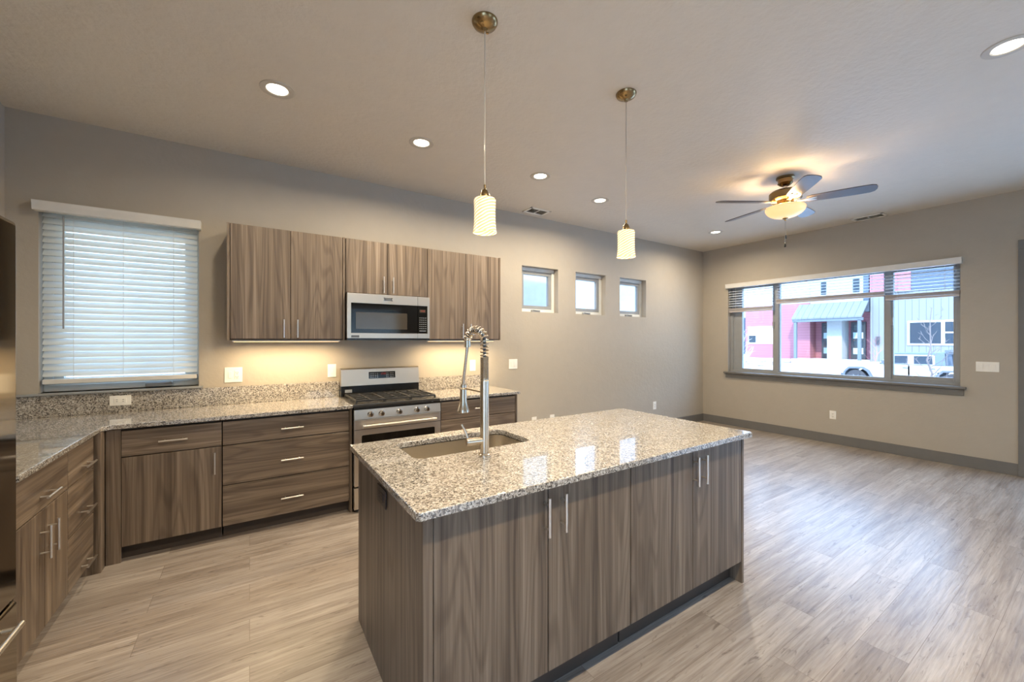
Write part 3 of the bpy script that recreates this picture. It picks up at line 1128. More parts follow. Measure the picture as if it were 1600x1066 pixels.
it = solo('island_worktop', slab([(.444, 2.248), (.444, 1.243), (.456, 1.231), (2.522, 1.231), (2.534, 1.243), (2.534, 2.248)], [rrect(SX0, SX1, SY0, SY1, .05)], .005),
          'gran', 'speckled granite worktop on the island, with a cut-out over the sink', 'worktop', (1.49, 1.74, ZB), 'granite worktops', 20)
# sink
sk = thing('sink', 'undermounted stainless steel sink basin set in the island worktop', 'sink', (.975, 1.967, .66))
bm = B()
rings = []
for (o, z, r) in ((.02, ZB - .001, .06), (-.004, ZB - .001, .055), (-.004, .70, .055), (-.012, .675, .05), (-.05, .662, .03)):
    rings.append([bm.verts.new((x, y, z)) for x, y in rrect(SX0 - o, SX1 + o, SY0 - o, SY1 + o, r)])
for a, b in zip(rings, rings[1:]):
    for k in range(len(a)):
        bm.faces.new((a[k], a[(k + 1) % len(a)], b[(k + 1) % len(a)], b[k]))
bm.faces.new(rings[-1])
part(sk, 'basin', bm, 'sinksteel')
part(sk, 'drain', lathe(B(), [(.045, .6635), (.043, .666), (.03, .664), (.012, .6635), (0, .6635)], (.975, 2.0, 0), 28), 'chrome')

# faucet
fx, fy = .946, 1.691
fc = thing('faucet', 'tall brushed nickel spring faucet with a pull-down spray head at the sink', 'faucet', (fx, fy, ZT))
part(fc, 'base_ring', lathe(B(), [(.03, 0), (.03, .006), (.025, .01), (0, .01)], (fx, fy, ZT), 28), 'satin')
part(fc, 'column', lathe(B(), [(.0, .009), (.0215, .009), (.0215, .355), (.018, .362), (.0, .362)], (fx, fy, ZT), 28), 'satin')
DX, DY = -.25, .968     # arc direction in plan
q = math.hypot(DX, DY)
DX, DY = DX / q, DY / q
pts = [(fx, fy, ZT + .35 + i * .02) for i in range(11)]
zt_, ra = ZT + .55, .062
for k in range(1, 25):
    a = R(180 * k / 24)
    pts.append((fx + DX * ra * (1 - math.cos(a)), fy + DY * ra * (1 - math.cos(a)), zt_ + ra * .85 * math.sin(a)))
tip = Vector(pts[-1])
bm = B()
tube(bm, pts, .0075, 10)
part(fc, 'hose', bm, 'fender')
# spring round the hose
cum = [0]
for a, b in zip(pts, pts[1:]):
    cum.append(cum[-1] + (Vector(b) - Vector(a)).length)


def on_path(s):
    for i in range(len(pts) - 1):
        if s <= cum[i + 1]:
            f = (s - cum[i]) / (cum[i + 1] - cum[i])
            a, b = Vector(pts[i]), Vector(pts[i + 1])
            return a.lerp(b, f), (b - a).normalized()
    return Vector(pts[-1]), (Vector(pts[-1]) - Vector(pts[-2])).normalized()


hel = []
side = Vector((-DY, DX, 0))
s, ph = 0, 0
while s < cum[-1]:
    p, d = on_path(s)
    n2 = d.cross(side)
    hel.append(p + (side * math.cos(ph) + n2 * math.sin(ph)) * .0185)
    tight = s < .12
    ph += R(30)
    s += (.0062 if tight else .0165) / 12
bm = tube(B(), hel, .0031, 6)
part(fc, 'spring', bm, 'satin')
hp = [tip, tip + Vector((0, 0, -.03)), Vector((fx + DX * .147, fy + DY * .147, 1.30)), Vector((fx + DX * .155, fy + DY * .155, 1.235))]
bm = B()
lathe(bm, [(0, 0), (.016, 0), (.016, -.045), (0, -.045)], tip + Vector((0, 0, .012)), 18)
tube(bm, hp[1:], .0075, 10)
part(fc, 'spray_hose', bm, 'satin')
hx_, hy_ = fx + DX * .155, fy + DY * .155
part(fc, 'spray_head', lathe(B(), [(0, 1.245), (.013, 1.245), (.017, 1.235), (.018, 1.16), (.021, 1.14), (.027, 1.118), (.03, 1.112), (.03, 1.102), (.024, 1.098), (0, 1.098)], (hx_, hy_, 0), 24), 'satin')
bm = tube(B(), [(fx, fy, 1.215), (fx + DX * .135, fy + DY * .135, 1.222)], .0055, 10)
ringp = [(hx_ + .021 * math.cos(R(a)), hy_ + .021 * math.sin(R(a)), 1.222) for a in range(0, 361, 20)]
tube(bm, ringp, .0045, 8)
part(fc, 'holder_arm', bm, 'satin')
bm = B()
lathe(bm, [(0, .015), (.0185, .015), (.0185, .088), (.0165, .092), (0, .092)], (fx, fy, .985), 24, (-1, .12, 0))
part(fc, 'valve_body', bm, 'satin')
bm = tube(B(), [(fx - .078, fy + .012, .985), (fx - .09, fy + .02, 1.03), (fx - .108, fy + .028, 1.068)], [.006, .0055, .005], 10)
part(fc, 'lever', bm, 'satin')


# ================================================================ appliances
RX0, RX1 = .739, 1.516
RYF = 3.575
rg = thing('gas_range', 'stainless steel gas range with black grates and five knobs between the base cabinets', 'range', ((RX0 + RX1) / 2, 3.9, 0))
part(rg, 'body', box(B(), RX0, RX1, RYF + .03, YB - .03, .02, .895), 'black')
part(rg, 'foot', box(B(), RX0 + .04, RX1 - .04, RYF + .08, YB - .1, 0, .021), 'black')
ck = part(rg, 'cooktop', box(B(), RX0 - .002, RX1 + .002, RYF - .002, YB - .11, .892, .92, .006), 'cook')
part(rg, 'front_trim', box(B(), RX0, RX1, RYF - .006, RYF + .03, .872, .893, .003), 'black')
for gx0, gx1 in ((RX0 + .03, RX0 + .265), (RX0 + .275, RX1 - .275), (RX1 - .265, RX1 - .03)):
    bm = B()
    y0, y1 = RYF + .05, YB - .15
    for x in (gx0, gx1):
        box(bm, x - .006, x + .006, y0, y1, .935, .95, .002, 1)
    for y in (y0, (y0 + y1) / 2, y1):
        box(bm, gx0, gx1, y - .006, y + .006, .935, .95, .002, 1)
    xm = (gx0 + gx1) / 2
    box(bm, xm - .005, xm + .005, y0, y1, .936, .951, .002, 1)
    for yy in ((3 * y0 + y1) / 4, (y0 + 3 * y1) / 4):
        box(bm, gx0 + .02, gx1 - .02, yy - .005, yy + .005, .936, .951, .002, 1)
    for x in (gx0, gx1):
        for y in (y0, y1):
            box(bm, x - .007, x + .007, y - .007, y + .007, .918, .94)
    part(rg, 'grate', bm, 'iron')
for (bx_, by_, r) in ((RX0 + .147, RYF + .16, .045), (RX0 + .147, YB - .26, .038), (RX1 - .147, RYF + .16, .05), (RX1 - .147, YB - .26, .034), ((RX0 + RX1) / 2, 3.86, .04)):
    part(rg, 'burner', lathe(B(), [(r * 1.5, .918), (r * 1.45, .922), (r, .923), (r, .93), (r * .9, .934), (0, .934)], (bx_, by_, 0), 28), 'iron')
cp = part(rg, 'control_panel', prism(B(), [(RX0, RYF - .006, .872), (RX0, RYF + .03, .872), (RX0, RYF + .03, .792), (RX0, RYF - .016, .792)], (RX1 - RX0, 0, 0)), 'steel')
for kx in (.872, .966, 1.122, 1.283, 1.38):
    kn = part(cp, 'knob', lathe(B(), [(0, -.002), (.026, -.002), (.027, .006), (.021, .01), (.019, .034), (.016, .037), (0, .037)], (kx, RYF - .011, .832), 24, (0, -1, -.12)), 'chrome')
    part(kn, 'pointer', box(B(), kx - .003, kx + .003, RYF - .056, RYF - .045, .82, .852, .001), 'black')
od = part(rg, 'oven_door', box(B(), RX0, RX1, RYF - .012, RYF + .028, .225, .788, .004), 'steel')
part(od, 'oven_window', prism(B(), [(x, RYF - .0135, z) for x, z in rrect(RX0 + .06, RX1 - .058, .33, .655, .012)], (0, .004, 0)), 'bglass')
bm = tube(B(), [(RX0 + .06, RYF - .062, .738), (RX1 - .06, RYF - .062, .738)], .0125, 16)
for x in (RX0 + .085, RX1 - .085):
    tube(bm, [(x, RYF - .06, .738), (x, RYF - .01, .738)], .01, 12)
part(od, 'oven_handle', bm, 'steel')
part(od, 'groove', box(B(), RX0 + .001, RX1 - .001, RYF - .0135, RYF - .008, .702, .706), 'slot')
part(rg, 'drawer', box(B(), RX0, RX1, RYF - .01, RYF + .028, .03, .212, .004), 'steel')
bg_ = part(rg, 'backguard', prism(B(), [(RX0, YB - .115, 1.02), (RX0, YB - .03, 1.0), (RX0, YB - .03, 1.19), (RX0, YB - .075, 1.192), (RX0, YB - .095, 1.178)], (RX1 - RX0, 0, 0)), 'steel')
part(rg, 'rear_vent', box(B(), RX0, RX1, YB - .105, YB - .03, .918, 1.02, .003), 'black')
bm = B()
prism(bm, [((RX0 + RX1) / 2 - .13, YB - .116 + .0188 * ((z - 1.02) / .158), z) for z in (1.082, 1.148)] + [((RX0 + RX1) / 2 - .13, YB - .1, z) for z in (1.148, 1.082)], (.265, 0, 0))
dp = part(bg_, 'display_panel', bm, 'bglass')


def marks(owner, mat, name, items):
    bm = B()
    for it_ in items:
        box(bm, *it_)
    return part(owner, name, bm, mat)


def digits(text, x, z, w, h, put_y, t=.0016):
    """seven segment digits as small bars"""
    seg = {'1': 'bc', '2': 'abged', '0': 'abcdef', '3': 'abgcd', '5': 'afgcd', '4': 'fgbc', '8': 'abcdefg'}
    out = []
    for ch in text:
        if ch == ':':
            out += [(x, x + t, put_y(z + h * .3) - .001, put_y(z), z + h * .28, z + h * .28 + t), (x, x + t, put_y(z) - .001, put_y(z), z + h * .7, z + h * .7 + t)]
            x += w * .4
            continue
        for s_ in seg[ch]:
            a = {'a': (0, w, h - t, h), 'g': (0, w, h / 2 - t / 2, h / 2 + t / 2), 'd': (0, w, 0, t), 'b': (w - t, w, h / 2, h), 'c': (w - t, w, 0, h / 2), 'f': (0, t, h / 2, h), 'e': (0, t, 0, h / 2)}[s_]
            out.append((x + a[0], x + a[1], put_y(z) - .001, put_y(z) + .002, z + a[2], z + a[3]))
        x += w * 1.45
    return out


ysl = lambda z: YB - .1165 + .0188 * ((z - 1.02) / .158)
xm = (RX0 + RX1) / 2
marks(dp, 'red', 'clock_digits', digits('12:00', xm - .015, 1.118, .009, .018, ysl))
its = []
for i, x in enumerate((-.115, -.1, -.085, -.065, -.045, .045, .06, .085, .1, .115)):
    for z in (1.094, 1.112, 1.13):
        its.append((xm + x - .003, xm + x + .003, ysl(z) - .0005, ysl(z) + .003, z - .002, z + .002))
marks(dp, 'white', 'key_marks', its)
marks(rg, 'vinyl', 'badge', [(RX0 + .035, RX0 + .10, YB - .1065, YB - .104, .955, .985)])

mw = thing('microwave', 'stainless over-the-range microwave with a black glass front, under the short wall cabinet', 'microwave', (1.13, 4.0, 1.47))
MX0, MX1, MZ0, MZ1, MY = .737, 1.521, 1.472, 1.897, 3.852
part(mw, 'body', box(B(), MX0 + .002, MX1 - .002, MY + .03, YB - .002, MZ0, MZ1 - .001), 'black')
XS = 1.398
bm = B()
box(bm, MX0, XS - .001, MY, MY + .03, 1.808, MZ1, .003)
box(bm, MX0, XS - .001, MY, MY + .03, MZ0 + .012, 1.532, .003)
box(bm, MX0, MX0 + .034, MY + .0005, MY + .03, 1.53, 1.81)
md = part(mw, 'door', bm, 'steel')
part(md, 'door_glass', box(B(), MX0 + .032, XS - .002, MY + .003, MY + .03, 1.53, 1.81), 'bglass', 'black glass door panel')
part(md, 'viewing_window', box(B(), .812, 1.292, MY + .0015, MY + .01, 1.57, 1.725, .001, 1), 'mwin')
part(md, 'door_grip', lathe(B(), [(0, 0), (.05, .001), (.055, .006), (0, .009)], (1.31, MY + .012, 1.806), 24, (0, -1, 0)), 'steel')
bm = B()
box(bm, XS + .001, MX1, MY, MY + .03, 1.808, MZ1, .003)
box(bm, XS + .001, MX1, MY, MY + .03, MZ0 + .012, 1.532, .003)
box(bm, MX1 - .022, MX1, MY + .0005, MY + .03, 1.53, 1.81)
mc = part(mw, 'control_panel', bm, 'steel')
part(mc, 'keypad', box(B(), XS + .001, MX1 - .021, MY + .003, MY + .03, 1.53, 1.81), 'bglass', 'black control keypad')
marks(mc, 'mwin', 'display', [(XS + .02, XS + .082, MY + .0018, MY + .0035, 1.742, 1.772)])
marks(mc, 'red', 'display_digits', digits('12:00', XS + .027, 1.75, .008, .014, lambda z: MY + .0018))
its = []
for i in range(4):
    for j in range(6):
        its.append((XS + .018 + i * .02, XS + .029 + i * .02, MY + .002, MY + .0035, 1.58 + j * .021, 1.586 + j * .021))
its.append((XS + .018, XS + .085, MY + .002, MY + .0035, 1.556, 1.562))
marks(mc, 'vinyl', 'key_marks', its)
bm = B()
prism(bm, [(1.105 + x, MY - .002, 1.855 + z) for x, z in ((-.045, .016), (0, .012), (.045, .016), (.036, 0), (.045, -.016), (0, -.012), (-.045, -.016), (-.036, 0))], (0, .004, 0))
eb = part(md, 'emblem', bm, 'chrome')
part(eb, 'emblem_field', box(B(), 1.075, 1.135, MY - .003, MY - .001, 1.846, 1.864), 'fender')
marks(md, 'fender', 'badge', [(MX0 + .035, MX0 + .105, MY - .0012, MY + .001, 1.492, 1.512)])
part(mw, 'base_vent', box(B(), MX0, MX1, MY + .004, YB - .004, MZ0 - .006, MZ0 + .011), 'black')

FXX = -.785
fr = thing('refrigerator', 'stainless steel refrigerator at the left edge of the photo, mirror-like front', 'refrigerator', (-1.1, 2.0, 0))
part(fr, 'cabinet_body', box(B(), XL + .02, FXX - .06, 1.56, 2.455, .03, 1.91, .004), 'slot')
part(fr, 'toe_grille', box(B(), XL + .06, FXX - .09, 1.58, 2.44, 0, .032), 'black')
for (a, b) in ((1.555, 2.004), (2.008, 2.458)):
    d = part(fr, 'door', box(B(), FXX - .058, FXX, a, b, .425, 1.945, .022, 6), 'fridge', sharp=12)
    y = 1.955 if a < 1.9 else 2.057
    bm = tube(B(), [(FXX + .045, y, .75), (FXX + .045, y, 1.55)], .011, 12)
    for z in (.79, 1.51):
        tube(bm, [(FXX + .045, y, z), (FXX - .002, y, z)], .009, 10)
    part(d, 'handle', bm, 'nickel')
fz = part(fr, 'freezer_drawer', box(B(), FXX - .058, FXX, 1.555, 2.458, .05, .418, .014, 4), 'fridge', sharp=15)
bm = tube(B(), [(FXX + .04, 1.68, .36), (FXX + .04, 2.36, .36)], .011, 12)
for y in (1.72, 2.33):
    tube(bm, [(FXX + .04, y, .36), (FXX - .002, y, .36)], .009, 10)
part(fz, 'handle', bm, 'nickel')


# ================================================================ outlets and switches
def plate(label, cat, wall, c, w, h, gangs, mat='white', name=None, group='outlets and switches'):
    """wall 'back' (faces -y) or 'right' (faces -x). gangs: list of (kind, a_offset)"""
    x0, y0, z0 = c
    P = (lambda a, b, t: (x0 + a, y0 - t, z0 + b)) if wall == 'back' else (lambda a, b, t: (x0 - t, y0 - a, z0 + b))

    def bx(bm, a0, a1, b0, b1, t0, t1, bev=0):
        p, q = P(a0, b0, t0), P(a1, b1, t1)
        return box(bm, min(p[0], q[0]), max(p[0], q[0]), min(p[1], q[1]), max(p[1], q[1]), min(p[2], q[2]), max(p[2], q[2]), bev, 2)
    t = thing(name or ('wall_outlet' if gangs[0][0].startswith('outlet') else 'light_switch'), label, cat, c, group)
    part(t, 'cover_plate', bx(B(), -w / 2, w / 2, -h / 2, h / 2, .0003, .006, .0025), mat)
    for kind, a in gangs:
        if kind == 'rocker':
            part(t, 'insert', bx(B(), a - .018, a + .018, -.035, .035, .004, .0068), mat)
            part(t, 'rocker', bx(B(), a - .0145, a + .0145, -.031, .031, .006, .0105, .003), mat)
        else:
            tall = kind == 'outlet'
            sx, sz = (.018, .035) if tall else (.035, .018)
            r = part(t, 'receptacle', bx(B(), a - sx, a + sx, -sz, sz, .004, .009, .002), mat)
            bm = B()
            for s_ in (-1, 1):
                for k in (-1, 1):
                    if tall:
                        bx(bm, a + k * .007 - .0016, a + k * .007 + .0016, s_ * .018 - .004, s_ * .018 + .006, .0085, .0094)
                    else:
                        bx(bm, a + s_ * .018 - .006, a + s_ * .018 + .004, k * .007 - .0016, k * .007 + .0016, .0085, .0094)
                if tall:
                    bx(bm, a - .003, a + .003, s_ * .018 - .013, s_ * .018 - .008, .0085, .0094)
            part(r, 'slots', bm, 'slot')
    return t


yb = YB - .0222
plate('white horizontal outlet set in the granite backsplash under the kitchen window', 'outlet', 'back', (-.83, yb, 1.004), .122, .076, [('outlet_wide', 0)])
plate('white double plate with a switch and an outlet, right of the kitchen blind', 'switch', 'back', (-.117, YB, 1.166), .128, .13, [('rocker', -.025), ('outlet', .025)])
plate('white single switch plate on the wall just left of the range', 'switch', 'back', (.673, YB, 1.17), .077, .127, [('rocker', 0)])
plate('white single switch plate on the wall behind the faucet', 'switch', 'back', (2.215, YB, 1.168), .077, .13, [('rocker', 0)])
plate('white double switch plate on the bare wall right of the wall cabinets', 'switch', 'back', (2.79, YB, 1.166), .128, .124, [('rocker', -.025), ('rocker', .025)])
plate('white low outlet seen just over the island edge, left one of two', 'outlet', 'back', (3.12, YB, .40), .077, .125, [('outlet', 0)])
plate('white low outlet seen just over the island edge, right one of two', 'outlet', 'back', (3.42, YB, .40), .077, .125, [('outlet', 0)])
plate('white low outlet on the back wall near the far corner', 'outlet', 'back', (5.57, YB, .395), .08, .128, [('outlet', 0)])
plate('white low outlet on the wall under the wide living room window', 'outlet', 'right', (XR, 2.292, .404), .077, .118, [('outlet', 0)])
plate('white triple switch plate between the wide window and the door casing', 'switch', 'right', (XR, .862, 1.167), .172, .112, [('rocker', -.046), ('rocker', 0), ('rocker', .046)])
plate('dark bronze outlet on the side panel of the island under the worktop edge', 'outlet', 'right', (.4758, 1.742, .80), .13, .075, [('outlet_wide', 0)], 'bronze')


# ================================================================ outside
bm = B()
prof = [(7.13, -.35), (13, -.45), (16, -.88), (29, -.88), (31, -.3), (33.2, .16), (60, .16)]
for (x0, z0), (x1, z1) in zip(prof, prof[1:]):
    bm.faces.new([bm.verts.new(p) for p in ((x0, -30, z0), (x1, -30, z1), (x1, 60, z1), (x0, 60, z0))])
bmesh.ops.remove_doubles(bm, verts=bm.verts, dist=1e-4)
g1 = link('ground', bm, 'snow')
g1['kind'] = 'structure'
bm = B()
box(bm, -30, 7.13, 4.43, 60, -.6, -.35)
box(bm, -30, 7.13, -30, -3.38, -.6, -.35)
g2 = link('ground', bm, 'snow')
g2['kind'] = 'structure'

# ---- townhouses across the street
HX = 33.0
th = thing('townhouse', 'red lap-sided townhouse behind the left part of the wide window', 'building', (HX + 3, 14.5, .1), 'buildings outside')
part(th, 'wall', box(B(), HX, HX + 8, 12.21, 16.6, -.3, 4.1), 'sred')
part(th, 'upper_wall', box(B(), HX + .05, HX + 8, 12.21, 16.6, 4.1, 8.5), 'swhite')
f_ = part(th, 'window', box(B(), HX - .05, HX + .01, 14.55, 16.4, 1.2, 2.55), 'vinylw')
part(f_, 'pane', box(B(), HX - .06, HX + .005, 15.8, 16.32, 1.9, 2.47), 'lglass')
part(f_, 'pane', box(B(), HX - .06, HX + .005, 15.8, 16.32, 1.28, 1.84), 'dglass')
part(f_, 'pane', box(B(), HX - .06, HX + .005, 14.63, 15.72, 1.28, 2.47), 'lglass')

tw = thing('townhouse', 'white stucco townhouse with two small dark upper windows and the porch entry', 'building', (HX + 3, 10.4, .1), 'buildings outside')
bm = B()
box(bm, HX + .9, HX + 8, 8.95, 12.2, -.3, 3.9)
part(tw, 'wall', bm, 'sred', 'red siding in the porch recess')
part(tw, 'entry_pier', box(B(), HX - .3, HX + 1.2, 10.3, 11.12, -.2, 3.4), 'swhite')
part(tw, 'upper_wall', box(B(), HX - .1, HX + 8, 9.25, 12.15, 3.65, 8.5), 'swhite', 'white stucco upper storey')
part(tw, 'corner_strip', box(B(), HX - .12, HX + .5, 8.98, 9.25, 3.3, 8.5), 'sblue', 'slate blue corner strip')
for (a, b) in ((11.22, 11.52), (9.44, 9.77)):
    w_ = part(tw, 'window', box(B(), HX - .14, HX - .05, a, b, 4.6, 5.48), 'doorgrey')
    part(w_, 'pane', box(B(), HX - .15, HX - .1, a + .04, b - .04, 4.64, 5.44), 'dglass')
for (a, b) in ((11.2, 11.8), (9.38, 10.15)):
    d_ = part(tw, 'door', box(B(), HX + .8, HX + .92, a, b, .24, 2.68), 'doorgrey', 'charcoal glazed entry door')
    for k in range(4):
        part(d_, 'pane', box(B(), HX + .78, HX + .9, a + .12, b - .12, .55 + k * .52, .95 + k * .52), 'dglass' if k % 2 else 'lglass')
pr = part(tw, 'porch_roof', prism(B(), [(HX - 1.35, 8.97, 3.0), (HX - .13, 8.97, 4.0), (HX - .13, 8.97, 3.88), (HX - 1.35, 8.97, 2.9)], (0, 3.85, 0)), 'sroof', 'grey standing seam porch roof')
part(pr, 'porch_beam', box(B(), HX - 1.3, HX - 1.12, 8.95, 12.8, 2.72, 2.9), 'steelpost')
for y in (9.12, 12.62):
    part(tw, 'porch_post', box(B(), HX - 1.3, HX - 1.14, y - .08, y + .08, -.5, 2.75), 'steelpost')
part(tw, 'porch_slab', prism(B(), [(HX - 1.4, 8.95, -.4), (HX + .9, 8.95, -.4), (HX + .9, 12.19, -.4), (HX - .02, 12.19, -.4), (HX - .02, 12.8, -.4), (HX - 1.4, 12.8, -.4)], (0, 0, .6)), 'conc')

tg = thing('townhouse', 'grey rib-sided townhouse behind the parked pickup, right part of the wide window', 'building', (HX + 3, 4, .1), 'buildings outside')
part(tg, 'wall', box(B(), HX, HX + 8, -6, 8.93, -.3, 4.4), 'sgrey')
part(tg, 'upper_wall', box(B(), HX - .1, HX + 8, 7.05, 8.93, 4.4, 8.5), 'sred', 'red upper storey')
part(tg, 'upper_wall', box(B(), HX - .05, HX + 8, -6, 7.05, 4.4, 8.5), 'sblue', 'slate blue upper storey')
w_ = part(tg, 'window', box(B(), HX - .06, HX + .02, 4.2, 7.2, 1.18, 2.62), 'vinylw')
part(w_, 'pane', box(B(), HX - .07, HX, 5.8, 7.1, 1.28, 2.52), 'dglass')
part(w_, 'pane', box(B(), HX - .07, HX, 4.35, 5.65, 1.95, 2.52), 'dglass')
part(w_, 'pane', box(B(), HX - .07, HX, 4.35, 5.65, 1.28, 1.87), 'dglass')
part(tg, 'wall_lamp', box(B(), HX - .12, HX + .01, 8.48, 8.64, 1.2, 1.7), 'doorgrey')
th2 = solo('neighbour_house', box(B(), HX + 6, HX + 12, 17.2, 26, -.3, 3.6), 'sblue', 'slate house far behind the bare bush, left edge of the wide window', 'building', (HX + 9, 21, 0), 'buildings outside')

# ---- buildings seen through the small windows
nb = thing('neighbour_house', 'pale stucco house wall close outside the leftmost small window', 'building', (1, 9, 0), 'buildings next door')
part(nb, 'wall', box(B(), -4, 5.72, 6.6, 12, -.4, 4.6), 'sshade')
part(nb, 'eave', box(B(), -4.2, 5.78, 6.45, 12.2, 4.6, 4.8), 'swhite')
nb = thing('neighbour_house', 'low white house under blue sky seen through the middle small window', 'building', (11.5, 15, 0), 'buildings next door')
part(nb, 'wall', box(B(), 9.0, 15.6, 18.2, 24, -.4, 4.62), 'swhite')
part(nb, 'eave', box(B(), 8.9, 15.7, 18.0, 24.2, 4.62, 4.8), 'doorgrey')
part(nb, 'chimney', box(B(), 14.0, 14.5, 19, 19.5, 4.8, 5.5), 'doorgrey')
nb = thing('neighbour_house', 'tall white house filling the rightmost small window', 'building', (14, 13, 0), 'buildings next door')
part(nb, 'wall', box(B(), 11.15, 19, 10.2, 11.8, -.4, 6.5), 'swhite')
part(nb, 'eave', box(B(), 11.0, 19.1, 10.1, 12, 6.5, 6.7), 'doorgrey')

# ---- pickup parked across the street (front toward +y)
JX0, JX1, GZ = 26.0, 27.85, -.88
cr = thing('pickup_truck', 'white four door off-road pickup with a dark soft top parked on the snowy street', 'car', ((JX0 + JX1) / 2, 6, GZ))


def yz(bm, pts, x0, x1, bev=0):
    return prism(bm, [(x0, y, z) for y, z in pts], (x1 - x0, 0, 0), (), bev)


hubf, hubr, hz = 7.62, 4.25, -.46
body = [(8.12, -.30), (8.12, .16), (8.02, .24), (6.75, .36), (6.72, .31), (4.5, .31), (2.75, .29), (2.75, -.34), (3.65, -.34), (3.78, -.02), (4.02, .08), (4.48, .08), (4.72, -.02), (4.86, -.5), (6.98, -.5), (7.13, -.06), (7.3, .06), (7.92, .06), (8.05, -.06)]
part(cr, 'body', yz(B(), body, JX0 + .12, JX1 - .12, .02), 'carwhite')
cab = [(6.76, .34), (6.33, .80), (4.75, .84), (4.6, .3)]
part(cr, 'cab', yz(B(), cab, JX0 + .2, JX1 - .2, .03), 'carwhite')
part(cr, 'soft_top', yz(B(), [(6.38, .80), (6.3, .86), (4.62, .9), (4.5, .86), (4.46, .30), (4.8, .30), (4.8, .80)], JX0 + .17, JX1 - .17, .02), 'canvas', 'dark grey soft top')
for (pts_) in ([(6.52, .36), (6.26, .72), (5.72, .73), (5.72, .36)], [(5.5, .36), (5.5, .73), (4.9, .73), (4.88, .36)]):
    part(cr, 'side_window', yz(B(), pts_, JX0 + .185, JX0 + .21), 'dglass')
for (y0) in (5.62, 4.72):
    d_ = part(cr, 'door', yz(B(), [(y0 + .98, -.42), (y0 + .98, .3), (y0, .3), (y0, -.42)], JX0 + .105, JX0 + .13, .01), 'carwhite')
    part(d_, 'door_handle', box(B(), JX0 + .07, JX0 + .11, y0 + .06, y0 + .26, .14, .18, .01), 'fender')
for y in (hubf, hubr):
    for x in (JX0 + .02, JX1 - .28):
        w_ = part(cr, 'wheel', lathe(B(), [(.2, -.13), (.36, -.13), (.42, -.09), (.42, .09), (.36, .13), (.2, .13)], (x + .13, y, hz), 32, (1, 0, 0)), 'tyre')
        bm = lathe(B(), [(0, -.1), (.07, -.11), (.08, -.09), (.22, -.1), (.24, -.11), (.24, .11), (0, .11)], (x + .13, y, hz), 32, (1, 0, 0))
        for k in range(6):
            a = R(60 * k)
            tube(bm, [(x + .02, y + .07 * math.cos(a), hz + .07 * math.sin(a)), (x + .02, y + .22 * math.cos(a), hz + .22 * math.sin(a))], .025, 6)
        part(w_, 'rim', bm, 'alloy')
    arch = [(y + .56, hz + .02), (y + .50, hz + .34), (y + .3, hz + .56), (y - .28, hz + .58), (y - .52, hz + .42), (y - .7, hz + .05), (y - .6, hz + .05), (y - .44, hz + .36), (y - .24, hz + .5), (y + .26, hz + .48), (y + .42, hz + .3), (y + .48, hz + .02)]
    part(cr, 'fender_flare', yz(B(), arch, JX0, JX1), 'fender')
part(cr, 'front_bumper', box(B(), JX0 + .15, JX1 - .15, 8.1, 8.3, -.5, -.24, .03), 'fender')
for x in (JX0 + .28, JX1 - .28):
    part(cr, 'headlight', lathe(B(), [(0, 0), (.1, 0), (.1, .03), (0, .04)], (x, 8.11, .02), 20, (0, 1, 0)), 'lglass')
part(cr, 'side_mirror', box(B(), JX0 - .1, JX0 + .14, 6.48, 6.6, .32, .5, .03), 'fender')
bm = B()
for y in (4.45, 3.6):
    for x in (JX0 + .25, JX1 - .25):
        tube(bm, [(x, y, .28), (x, y, .9)], .035, 8)
for x in (JX0 + .25, JX1 - .25):
    tube(bm, [(x, 4.45, .88), (x, 3.0, .88)], .035, 8)
for y in (4.4, 4.0, 3.6, 3.2):
    tube(bm, [(JX0 + .2, y, .9), (JX1 - .2, y, .9)], .03, 8)
part(cr, 'bed_rack', bm, 'fender')
part(cr, 'bed_box', box(B(), JX0 + .3, JX1 - .3, 3.05, 3.75, .2, .72, .04), 'carwhite')
part(cr, 'roof_light', box(B(), JX0 + .2, JX0 + .5, 4.1, 4.5, .92, 1.03, .02), 'fender')


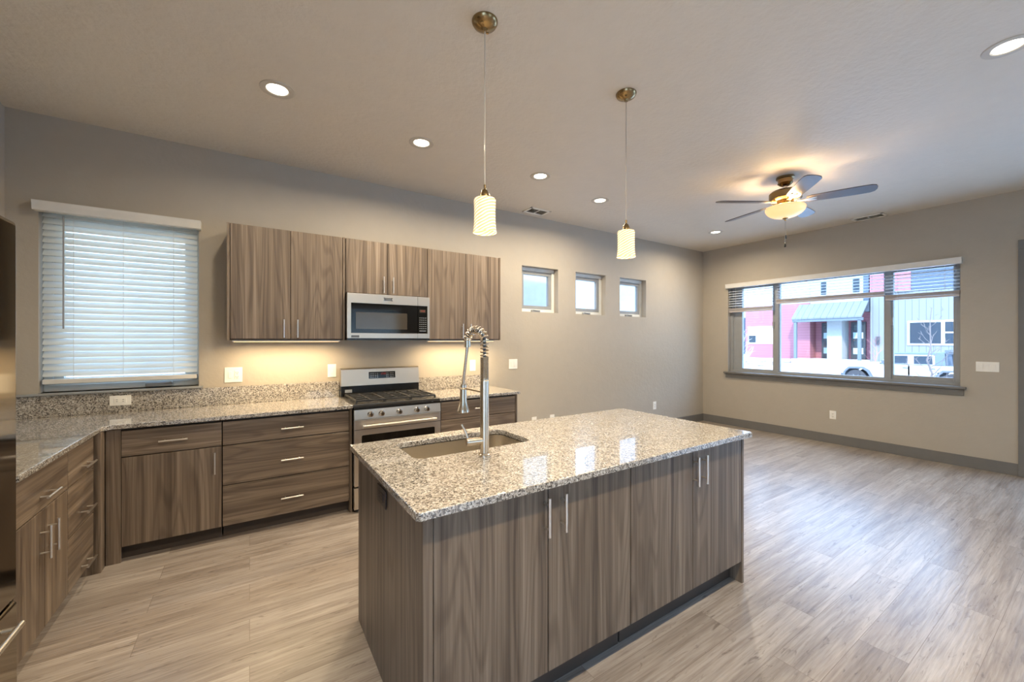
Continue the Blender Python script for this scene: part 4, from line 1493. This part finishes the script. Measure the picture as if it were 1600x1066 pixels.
# ---- bare trees and shrubs
def sapling(name, label, base, h, spread, n, mat, rad, group, seed):
    rnd = random.Random(seed)
    bm = B()
    x, y, z = base
    tr = [Vector((x, y, z - .05))]
    for i in range(1, 9):
        tr.append(Vector((x + rnd.uniform(-.02, .02) * h, y + rnd.uniform(-.02, .02) * h, z + h * i / 8)))
    tube(bm, tr, [rad * (1 - i / 10) for i in range(9)], 7)
    for i in range(n):
        f = .12 + .85 * i / n
        k = min(7, int(f * 8))
        p = tr[k].lerp(tr[k + 1], f * 8 - k)
        a = rnd.uniform(0, 6.28)
        ln = spread * (1.1 - .7 * f) * rnd.uniform(.6, 1.1)
        d = Vector((math.cos(a), math.sin(a), rnd.uniform(.6, 1.2))).normalized()
        q1 = p + d * ln * .5
        q2 = q1 + (d + Vector((rnd.uniform(-.3, .3), rnd.uniform(-.3, .3), .35))).normalized() * ln * .5
        tube(bm, [p, q1, q2], [rad * .4 * (1.1 - f), rad * .28 * (1.1 - f), rad * .1], 5)
        for s_ in (.3, .55, .8):
            e0 = q1.lerp(q2, s_) if s_ > .5 else p.lerp(q1, s_ + .4)
            dd = (d + Vector((rnd.uniform(-.9, .9), rnd.uniform(-.9, .9), rnd.uniform(-.1, .6)))).normalized()
            tube(bm, [e0, e0 + dd * ln * .3], [rad * .16, rad * .06], 4)
    return solo(name, bm, mat, label, 'tree' if 'tree' in name else 'shrub', base, group)


sapling('bare_tree', 'slender bare young tree standing in front of the pickup', (18.4, 3.5, -.88), 3.4, 1.0, 22, 'bark', .042, None, 3)
sapling('bare_bush', 'frosty bare bush at the corner of the red townhouse', (29.8, 15.15, -.7), 3.0, 1.1, 46, 'twig', .03, 'bare shrubs outside', 5)
sapling('bare_bush', 'reddish bare shrub beside the grey townhouse above the pickup hood', (31.3, 8.2, -.2), 1.9, 1.0, 30, 'rtwig', .016, 'bare shrubs outside', 8)
sapling('bare_bush', 'small bare shrub on the snow left of the porch post', (30.6, 13.3, -.4), .75, .6, 20, 'twig', .014, 'bare shrubs outside', 9)
rnd = random.Random(11)
labs = ['far left', 'second from the left', 'third from the left', 'fourth from the left', 'fifth from the left', 'sixth from the left', 'seventh from the left', 'nearest the porch']
for k in range(8):
    y = 16.1 - k * .42 + rnd.uniform(-.05, .05)
    x = 31.2 + (.55 if k % 2 else -.3) + rnd.uniform(-.2, .2)
    z = -.3 + (x - 31) / 2.2 * .46
    s_ = rnd.uniform(.12, .2)
    bm = B()
    bmesh.ops.create_icosphere(bm, subdivisions=2, radius=s_)
    for v in bm.verts:
        v.co = Vector((v.co.x * rnd.uniform(.9, 1.15), v.co.y * 1.5 * rnd.uniform(.9, 1.1), v.co.z * .8)) + Vector((x, y, z + s_ * .4))
    solo('garden_rock', bm, 'rock', 'brown rock poking through the snow below the red townhouse, ' + labs[k], 'rock', (x, y, z), 'rocks in the snow')
